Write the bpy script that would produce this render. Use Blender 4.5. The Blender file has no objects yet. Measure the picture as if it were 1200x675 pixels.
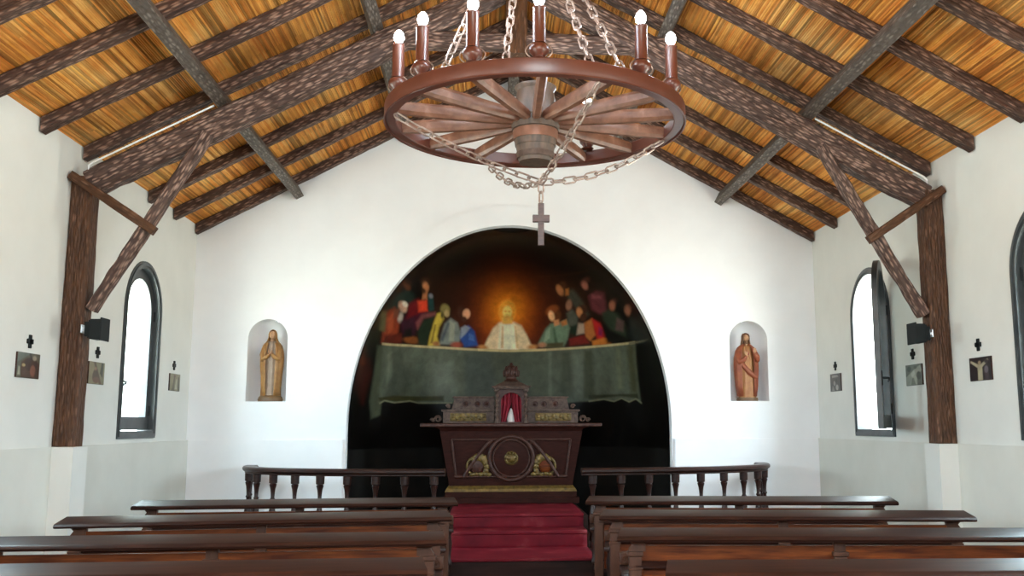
import bpy, bmesh, math, random
import numpy as np
from mathutils import Vector, Matrix, noise
from mathutils.geometry import tessellate_polygon

R = random.Random(7)
SC = bpy.context.scene
COL = SC.collection
PI = math.pi

# ------------------------------------------------------------------ helpers
def link(o, parent=None):
    COL.objects.link(o)
    if parent is not None:
        o.parent = parent
    return o

def tag(o, label=None, cat=None, group=None, kind=None):
    for k, v in (('label', label), ('category', cat), ('group', group), ('kind', kind)):
        if v:
            o[k] = v
    return o

def thing(name, loc, label, cat, group=None, rotz=0.0):
    o = bpy.data.objects.new(name, None)
    o.empty_display_size = .1
    o.location = loc
    o.rotation_euler = (0, 0, rotz)
    link(o)
    return tag(o, label, cat, group)

def to_obj(name, bm, mat, parent=None, smooth=None, M=None):
    me = bpy.data.meshes.new(name)
    bmesh.ops.recalc_face_normals(bm, faces=bm.faces)
    bm.to_mesh(me)
    bm.free()
    me.materials.append(mat)
    if smooth is not None:
        me.polygons.foreach_set('use_smooth', [True] * len(me.polygons))
        if smooth < 3.1:
            me.set_sharp_from_angle(angle=smooth)
    o = bpy.data.objects.new(name, me)
    if M is not None:
        o.matrix_world = M
    link(o)
    if parent is not None:
        o.parent = parent
    return o

def copy_tree(o, parent=None):
    c = o.copy()
    COL.objects.link(c)
    c.parent = parent
    for ch in list(o.children):
        copy_tree(ch, c)
    return c

def BM():
    return bmesh.new()

def box(bm, x0, x1, y0, y1, z0, z1, M=None, bev=0.0):
    vs = [Vector((x, y, z)) for x in (x0, x1) for y in (y0, y1) for z in (z0, z1)]
    if M is not None:
        vs = [M @ v for v in vs]
    v = [bm.verts.new(p) for p in vs]
    fs = [bm.faces.new([v[i] for i in q]) for q in
          ((0, 1, 3, 2), (4, 6, 7, 5), (0, 4, 5, 1), (2, 3, 7, 6), (0, 2, 6, 4), (1, 5, 7, 3))]
    if bev > 0:
        es = list({e for f in fs for e in f.edges})
        bmesh.ops.bevel(bm, geom=es, offset=bev, segments=2, affect='EDGES', profile=.5)

def lathe(bm, prof, M=None, seg=16, cap=True):
    rings = []
    for r, z in prof:
        ring = []
        for k in range(seg):
            a = 2 * PI * k / seg
            p = Vector((r * math.cos(a), r * math.sin(a), z))
            ring.append(bm.verts.new(M @ p if M is not None else p))
        rings.append(ring)
    for a, b in zip(rings, rings[1:]):
        for k in range(seg):
            bm.faces.new((a[k], a[(k + 1) % seg], b[(k + 1) % seg], b[k]))
    if cap:
        bm.faces.new(rings[0])
        bm.faces.new(list(reversed(rings[-1])))

def tube(bm, pts, r, seg=8, closed=False, cap=True):
    pts = [Vector(p) for p in pts]
    n = len(pts)
    rings = []
    prev = None
    for i in range(n):
        if closed:
            t = (pts[(i + 1) % n] - pts[i - 1]).normalized()
        else:
            t = (pts[min(i + 1, n - 1)] - pts[max(i - 1, 0)]).normalized()
        if prev is None:
            ref = Vector((0, 0, 1)) if abs(t.z) < .9 else Vector((1, 0, 0))
            u = t.cross(ref).normalized()
        else:
            u = (prev - t * prev.dot(t)).normalized()
        prev = u
        w = t.cross(u)
        rr = r[i] if isinstance(r, (list, tuple)) else r
        rings.append([bm.verts.new(pts[i] + (u * math.cos(2 * PI * k / seg) + w * math.sin(2 * PI * k / seg)) * rr) for k in range(seg)])
    rng = range(n) if closed else range(n - 1)
    for i in rng:
        a, b = rings[i], rings[(i + 1) % n]
        for k in range(seg):
            bm.faces.new((a[k], a[(k + 1) % seg], b[(k + 1) % seg], b[k]))
    if cap and not closed:
        bm.faces.new(rings[0])
        bm.faces.new(list(reversed(rings[-1])))

def prism(bm, outline, d0, d1, axis='y', M=None, holes=()):
    """closed solid from a 2D outline (and holes) extruded between d0 and d1 along the axis"""
    loops = [list(outline)] + [list(h) for h in holes]
    def P(p, d):
        q = {'y': (p[0], d, p[1]), 'x': (d, p[0], p[1]), 'z': (p[0], p[1], d)}[axis]
        q = Vector(q)
        return M @ q if M is not None else q
    flat = [p for l in loops for p in l]
    tris = tessellate_polygon([[Vector((p[0], p[1], 0)) for p in l] for l in loops])
    v0 = [bm.verts.new(P(p, d0)) for p in flat]
    v1 = [bm.verts.new(P(p, d1)) for p in flat]
    for t in tris:
        try:
            bm.faces.new([v0[i] for i in t])
            bm.faces.new([v1[i] for i in reversed(t)])
        except ValueError:
            pass
    k = 0
    for l in loops:
        n = len(l)
        for i in range(n):
            j = (i + 1) % n
            bm.faces.new((v0[k + i], v0[k + j], v1[k + j], v1[k + i]))
        k += n

def sweep_profile(bm, prof, x0, x1):
    """prof: closed outline in (y,z), swept along x"""
    prism(bm, prof, x0, x1, axis='x')

def ellipsoid(bm, c, rx, ry, rz, nu=16, nv=10, M=None):
    T = Matrix.Translation(c) @ Matrix.Diagonal((rx, ry, rz, 1))
    if M is not None:
        T = M @ T
    bmesh.ops.create_uvsphere(bm, u_segments=nu, v_segments=nv, radius=1, matrix=T)

def arch(cx, w, z0, zs, h, n=20):
    """arched outline: straight sides from z0 to zs, elliptical head of height h"""
    p = [(cx - w, z0), (cx + w, z0)]
    for i in range(n + 1):
        a = PI * i / n
        p.append((cx + w * math.cos(a), zs + h * math.sin(a)))
    return p

# ------------------------------------------------------------------ materials
def mat(name, col=(.5, .5, .5), rough=.6, metal=0.0, spec=.5, emit=None, estr=0.0):
    m = bpy.data.materials.new(name)
    m.use_nodes = True
    b = m.node_tree.nodes['Principled BSDF']
    b.inputs['Base Color'].default_value = (*col, 1)
    b.inputs['Roughness'].default_value = rough
    b.inputs['Metallic'].default_value = metal
    b.inputs['Specular IOR Level'].default_value = spec
    if emit:
        b.inputs['Emission Color'].default_value = (*emit, 1)
        b.inputs['Emission Strength'].default_value = estr
    return m

def nodes(m):
    return m.node_tree.nodes, m.node_tree.links, m.node_tree.nodes['Principled BSDF']

def coords(N, L, scale=(1, 1, 1), kind='Object', rot=(0, 0, 0)):
    tc = N.new('ShaderNodeTexCoord')
    mp = N.new('ShaderNodeMapping')
    mp.inputs['Scale'].default_value = scale
    mp.inputs['Rotation'].default_value = rot
    L.new(tc.outputs[kind], mp.inputs['Vector'])
    return mp.outputs['Vector']

def ramp(N, L, fac, stops):
    r = N.new('ShaderNodeValToRGB')
    e = r.color_ramp.elements
    while len(e) < len(stops):
        e.new(.5)
    for k, (p, c) in enumerate(stops):
        e[k].position = p
        e[k].color = (*c, 1)
    L.new(fac, r.inputs['Fac'])
    return r.outputs['Color']

def noise_tex(N, L, vec, scale, detail=4, rough=.5, dist=0.0):
    n = N.new('ShaderNodeTexNoise')
    n.inputs['Scale'].default_value = scale
    n.inputs['Detail'].default_value = detail
    n.inputs['Roughness'].default_value = rough
    n.inputs['Distortion'].default_value = dist
    L.new(vec, n.inputs['Vector'])
    return n.outputs['Fac']

def bump(N, L, b, h, strength=.3, dist=.01):
    k = N.new('ShaderNodeBump')
    k.inputs['Strength'].default_value = strength
    k.inputs['Distance'].default_value = dist
    L.new(h, k.inputs['Height'])
    L.new(k.outputs['Normal'], b.inputs['Normal'])

def noisy(name, stops, scale=(1, 1, 1), nscale=6, rough=.6, bstr=.2, bdist=.005, detail=5, spec=.5, metal=0.0, kind='Object', dist=0.0):
    m = mat(name, rough=rough, spec=spec, metal=metal)
    N, L, b = nodes(m)
    v = coords(N, L, scale, kind)
    f = noise_tex(N, L, v, nscale, detail, .55, dist)
    L.new(ramp(N, L, f, stops), b.inputs['Base Color'])
    if bstr:
        bump(N, L, b, f, bstr, bdist)
    return m

def bark_mat(name, dark, mid, light, keep=.5):
    """timber dressed with rows of small slanted chisel flecks"""
    m = mat(name, rough=.6, spec=.3)
    N, L, b = nodes(m)
    v = coords(N, L, (14, 62, 62), rot=(0, .10, .14))
    vo = N.new('ShaderNodeTexVoronoi')
    vo.inputs['Scale'].default_value = 1.0
    L.new(v, vo.inputs['Vector'])
    sepc = N.new('ShaderNodeSeparateColor')
    L.new(vo.outputs['Color'], sepc.inputs[0])
    on = ramp(N, L, sepc.outputs[0], [(keep - .08, (0, 0, 0)), (keep + .35, (1, 1, 1))])
    spot = ramp(N, L, vo.outputs['Distance'], [(.22, (1, 1, 1)), (.58, (0, 0, 0))])
    mu = N.new('ShaderNodeMixRGB')
    mu.blend_type = 'MULTIPLY'
    mu.inputs['Fac'].default_value = 1
    L.new(on, mu.inputs['Color1'])
    L.new(spot, mu.inputs['Color2'])
    f = noise_tex(N, L, v, .5, 5, .6, .4)
    base = ramp(N, L, f, [(.30, dark), (.65, mid)])
    mx = N.new('ShaderNodeMixRGB')
    L.new(mu.outputs['Color'], mx.inputs['Fac'])
    L.new(base, mx.inputs['Color1'])
    mx.inputs['Color2'].default_value = (*light, 1)
    L.new(mx.outputs['Color'], b.inputs['Base Color'])
    inv = N.new('ShaderNodeMath')
    inv.operation = 'MULTIPLY'
    inv.inputs[1].default_value = -1
    L.new(vo.outputs['Distance'], inv.inputs[0])
    bump(N, L, b, inv.outputs[0], .8, .012)
    return m

def lin(r, g, b):
    f = lambda c: (c / 255 / 12.92) if c <= 10 else ((c / 255 + .055) / 1.055) ** 2.4
    return (f(r), f(g), f(b))

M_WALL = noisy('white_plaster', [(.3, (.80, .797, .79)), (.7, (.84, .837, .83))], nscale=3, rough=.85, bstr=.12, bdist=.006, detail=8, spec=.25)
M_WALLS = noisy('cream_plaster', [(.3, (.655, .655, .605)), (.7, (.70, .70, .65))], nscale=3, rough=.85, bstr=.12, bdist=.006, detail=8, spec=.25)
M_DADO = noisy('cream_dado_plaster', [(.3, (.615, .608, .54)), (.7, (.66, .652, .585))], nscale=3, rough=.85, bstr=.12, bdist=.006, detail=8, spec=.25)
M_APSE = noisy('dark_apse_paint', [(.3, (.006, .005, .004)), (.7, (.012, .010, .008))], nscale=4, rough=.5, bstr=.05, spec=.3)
M_FLOOR = mat('terracotta_tiles', rough=.35)
N, L, b = nodes(M_FLOOR)
bt = N.new('ShaderNodeTexBrick')
bt.offset = 0
bt.inputs['Scale'].default_value = 1
bt.inputs['Brick Width'].default_value = .3
bt.inputs['Row Height'].default_value = .3
bt.inputs['Mortar Size'].default_value = .006
bt.inputs['Color1'].default_value = (.15, .075, .05, 1)
bt.inputs['Color2'].default_value = (.18, .09, .06, 1)
bt.inputs['Mortar'].default_value = (.14, .11, .09, 1)
L.new(coords(N, L), bt.inputs['Vector'])
L.new(bt.outputs['Color'], b.inputs['Base Color'])

M_CANE = mat('reed_canes', rough=.6, spec=.15)
N, L, b = nodes(M_CANE)
at = N.new('ShaderNodeVertexColor')
at.layer_name = 'tone'
v = coords(N, L, (2.2, 1.1, 2.2))
f = noise_tex(N, L, v, 1.2, 4, .6)
cr = ramp(N, L, f, [(.32, (.54, .205, .042)), (.5, (.76, .36, .085)), (.68, (.88, .55, .20))])
v2 = coords(N, L, (60, 3.0, 60))
f2 = noise_tex(N, L, v2, 1.4, 3, .6)
c2 = ramp(N, L, f2, [(.30, (.62, .52, .45)), (.44, (1, 1, 1))])
mx = N.new('ShaderNodeMixRGB')
mx.blend_type = 'MULTIPLY'
mx.inputs['Fac'].default_value = 1
L.new(cr, mx.inputs['Color1'])
L.new(at.outputs['Color'], mx.inputs['Color2'])
mx2 = N.new('ShaderNodeMixRGB')
mx2.blend_type = 'MULTIPLY'
mx2.inputs['Fac'].default_value = .8
L.new(mx.outputs['Color'], mx2.inputs['Color1'])
L.new(c2, mx2.inputs['Color2'])
L.new(mx2.outputs['Color'], b.inputs['Base Color'])

M_BARK = bark_mat('carved_bark_timber', (.032, .015, .010), (.085, .044, .030), (.30, .18, .13), .28)
M_BARKT = bark_mat('truss_bark_timber', (.034, .017, .012), (.090, .050, .037), (.33, .205, .155), .2)
M_POST = bark_mat('brown_post_timber', (.042, .016, .006), (.095, .038, .014), (.20, .10, .06), .66)
M_PURLIN = bark_mat('grey_brown_plank', (.050, .037, .028), (.105, .080, .062), (.22, .18, .15), .45)
M_WHITE = mat('white_plastic', (.85, .85, .83), .4)
M_PEW = noisy('dark_varnished_wood', [(.3, (.012, .0040, .003)), (.55, (.025, .0085, .0055)), (.75, (.045, .016, .009))], (1.2, 16, 16), 3, .36, .06, .002, spec=.3)
M_PEWP = noisy('reddish_panel_wood', [(.3, (.045, .008, .002)), (.6, (.13, .030, .0055)), (.8, (.21, .058, .010))], (1.5, 18, 18), 3, .5, .05, .002, spec=.12)
M_PEWE = noisy('brown_pew_post_wood', [(.3, (.040, .015, .008)), (.7, (.085, .034, .018))], (8, 8, 2), 3, .45, .06, .002, spec=.2)
M_ALTAR = noisy('dark_altar_wood', [(.3, (.017, .0045, .003)), (.7, (.034, .0095, .0065))], (3, 3, 12), 4, .5, .08, .003, spec=.06)
M_ALTAR2 = noisy('carved_altar_wood', [(.3, (.026, .0085, .0055)), (.7, (.068, .026, .017))], (8, 8, 8), 4, .45, .3, .006, spec=.22)
M_GOLD = noisy('worn_gold_leaf', [(.3, (.05, .03, .006)), (.6, (.14, .085, .016)), (.8, (.22, .15, .035))], (9, 9, 9), 3, .42, .35, .006, metal=.35)
M_GREYW = noisy('weathered_silver_wood', [(.3, (.045, .025, .018)), (.7, (.11, .068, .05))], (9, 9, 9), 3, .5, .3, .006, spec=.2)
M_CARPET = noisy('red_carpet', [(.28, (.085, .003, .009)), (.55, (.15, .006, .014)), (.72, (.25, .045, .05))], (1, 1, 1), 4, .6, .15, .004, detail=10, spec=.15)
M_REDV = noisy('red_velvet', [(.3, (.16, .004, .012)), (.7, (.26, .008, .022))], (1, 1, 1), 14, .8, .1)
M_STEP = noisy('dark_step_wood', [(.3, (.018, .008, .006)), (.7, (.036, .016, .012))], (1, 8, 8), 3, .6, .05, spec=.15)
M_RIM = noisy('brown_painted_rim', [(.3, (.082, .022, .012)), (.7, (.108, .031, .018))], nscale=5, rough=.32, bstr=.04, bdist=.003)
M_SPOKE = noisy('aged_spoke_wood', [(.3, (.10, .036, .018)), (.6, (.20, .088, .050)), (.8, (.32, .18, .125))], (3, 3, 3), 4, .45, .15, .004, dist=.4)
M_HUB = noisy('hub_wood', [(.3, (.04, .026, .018)), (.7, (.12, .07, .045))], (10, 10, 3), 3, .5, .25, .006)
M_IRON = noisy('rusted_hub_band', [(.3, (.15, .06, .035)), (.7, (.27, .12, .07))], nscale=12, rough=.4, bstr=.1, metal=.3)
M_CHAIN = noisy('pale_chain_steel', [(.3, (.24, .165, .13)), (.7, (.44, .34, .29))], nscale=20, rough=.38, bstr=0, metal=.55)
M_BULB = mat('lit_bulb', (1, 1, 1), .3, emit=(.72, .88, 1.0), estr=300)
M_CROSS = noisy('brown_cross_wood', [(.3, (.04, .018, .014)), (.7, (.095, .05, .04))], (3, 3, 12), 4, .45, .1)
M_BLACK = mat('black_metal', (.006, .008, .008), .6, spec=.25)
M_FRAME = noisy('dark_grey_frame', [(.3, (.028, .031, .031)), (.7, (.055, .06, .06))], nscale=7, rough=.38, bstr=.03)
M_STEEL = mat('bright_handle_steel', (.6, .6, .6), .3, .8)
M_GLASS = bpy.data.materials.new('window_glass')
M_GLASS.use_nodes = True
nt = M_GLASS.node_tree
nt.nodes.clear()
o_ = nt.nodes.new('ShaderNodeOutputMaterial')
mi = nt.nodes.new('ShaderNodeMixShader')
tr = nt.nodes.new('ShaderNodeBsdfTransparent')
gl = nt.nodes.new('ShaderNodeBsdfGlossy')
tr.inputs['Color'].default_value = (.93, .97, .97, 1)
gl.inputs['Roughness'].default_value = .02
mi.inputs[0].default_value = .05
nt.links.new(tr.outputs[0], mi.inputs[1])
nt.links.new(gl.outputs[0], mi.inputs[2])
nt.links.new(mi.outputs[0], o_.inputs['Surface'])
M_SKIN = noisy('carved_skin_paint', [(.3, (.42, .22, .11)), (.7, (.52, .29, .15))], nscale=12, rough=.5, bstr=.05)
M_GOWN = noisy('ochre_robe_paint', [(.3, (.21, .09, .022)), (.6, (.34, .165, .045)), (.8, (.44, .24, .08))], nscale=16, rough=.5, bstr=.1)
M_GOWN2 = noisy('greyish_dress_paint', [(.3, (.22, .14, .09)), (.7, (.34, .24, .17))], nscale=16, rough=.5, bstr=.1)
M_REDR = noisy('red_robe_paint', [(.3, (.17, .032, .012)), (.6, (.27, .065, .022)), (.8, (.36, .13, .04))], nscale=14, rough=.5, bstr=.1)
M_GOLDR = noisy('gold_tunic_paint', [(.3, (.26, .085, .022)), (.7, (.40, .18, .05))], nscale=14, rough=.5, bstr=.1)
M_HAIR = noisy('brown_hair_paint', [(.3, (.10, .04, .015)), (.7, (.2, .09, .035))], nscale=20, rough=.5, bstr=.1)
M_BASE = noisy('brown_statue_base', [(.3, (.10, .05, .02)), (.7, (.17, .09, .035))], nscale=14, rough=.5, bstr=.15)

def paint_mat(name, rough=.5, spec=.4, gain=1.0):
    m = mat(name, rough=rough, spec=spec)
    N, L, b = nodes(m)
    at = N.new('ShaderNodeVertexColor')
    at.layer_name = 'paint'
    v = coords(N, L)
    f = noise_tex(N, L, v, 9, 6, .65, .3)
    c = ramp(N, L, f, [(.3, (.72, .70, .68)), (.7, (1.2, 1.18, 1.14))])
    mx = N.new('ShaderNodeMixRGB')
    mx.blend_type = 'MULTIPLY'
    mx.inputs['Fac'].default_value = 1
    L.new(at.outputs['Color'], mx.inputs['Color1'])
    L.new(c, mx.inputs['Color2'])
    L.new(mx.outputs['Color'], b.inputs['Base Color'])
    return m

# ------------------------------------------------------------------ painter
def paint(X, Z, shapes, base, gain=1.0):
    """oil-paint shapes laid over a base coat; X, Z in metres on the painted face; returns linear rgb"""
    C = np.zeros((len(X), 3))
    C[:] = lin(*base)
    for k, col, soft, g in shapes:
        col = np.array(lin(*col))
        if k == 'p':
            P = np.array(g).reshape(-1, 2)
            lo = P.min(0) - soft * 2
            hi = P.max(0) + soft * 2
            idx = np.nonzero((X > lo[0]) & (X < hi[0]) & (Z > lo[1]) & (Z < hi[1]))[0]
            if not len(idx):
                continue
            x, z = X[idx], Z[idx]
            d2 = np.full(len(idx), 1e9)
            ins = np.zeros(len(idx), bool)
            for (ax, az), (bx, bz) in zip(P, np.roll(P, -1, 0)):
                ex, ez = bx - ax, bz - az
                t = np.clip(((x - ax) * ex + (z - az) * ez) / (ex * ex + ez * ez + 1e-12), 0, 1)
                d2 = np.minimum(d2, (x - ax - t * ex) ** 2 + (z - az - t * ez) ** 2)
                c = (az > z) != (bz > z)
                xi = ax + (z - az) * ex / (ez if abs(ez) > 1e-9 else 1e-9)
                ins ^= c & (x < xi)
            d = np.sqrt(d2) * np.where(ins, 1, -1)
            al = np.clip(d / (2 * soft) + .5, 0, 1)
        elif k == 'e':
            cx, cz, rx, rz, ro = g
            dx, dz = X - cx, Z - cz
            u = dx * math.cos(ro) - dz * math.sin(ro)
            w = dx * math.sin(ro) + dz * math.cos(ro)
            q = np.sqrt((u / rx) ** 2 + (w / rz) ** 2)
            idx = np.nonzero(q < 2.5)[0]
            al = np.clip((1 - q[idx]) * min(rx, rz) / (2 * soft) + .5, 0, 1)
        else:
            cx, cz, rx, rz = g
            q = ((X - cx) / rx) ** 2 + ((Z - cz) / rz) ** 2
            idx = np.nonzero(q < 12)[0]
            al = soft * np.exp(-.5 * q[idx])
        al = (al * al * (3 - 2 * al))[:, None] if k != 'g' else al[:, None]
        C[idx] = C[idx] * (1 - al) + col * al
    return np.clip(C * gain, 0, .95)

def set_paint(me, C):
    a = me.color_attributes.new('paint', 'FLOAT_COLOR', 'POINT')
    buf = np.ones((len(me.vertices), 4), np.float32)
    buf[:, :3] = C
    a.data.foreach_set('color', buf.ravel())

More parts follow.
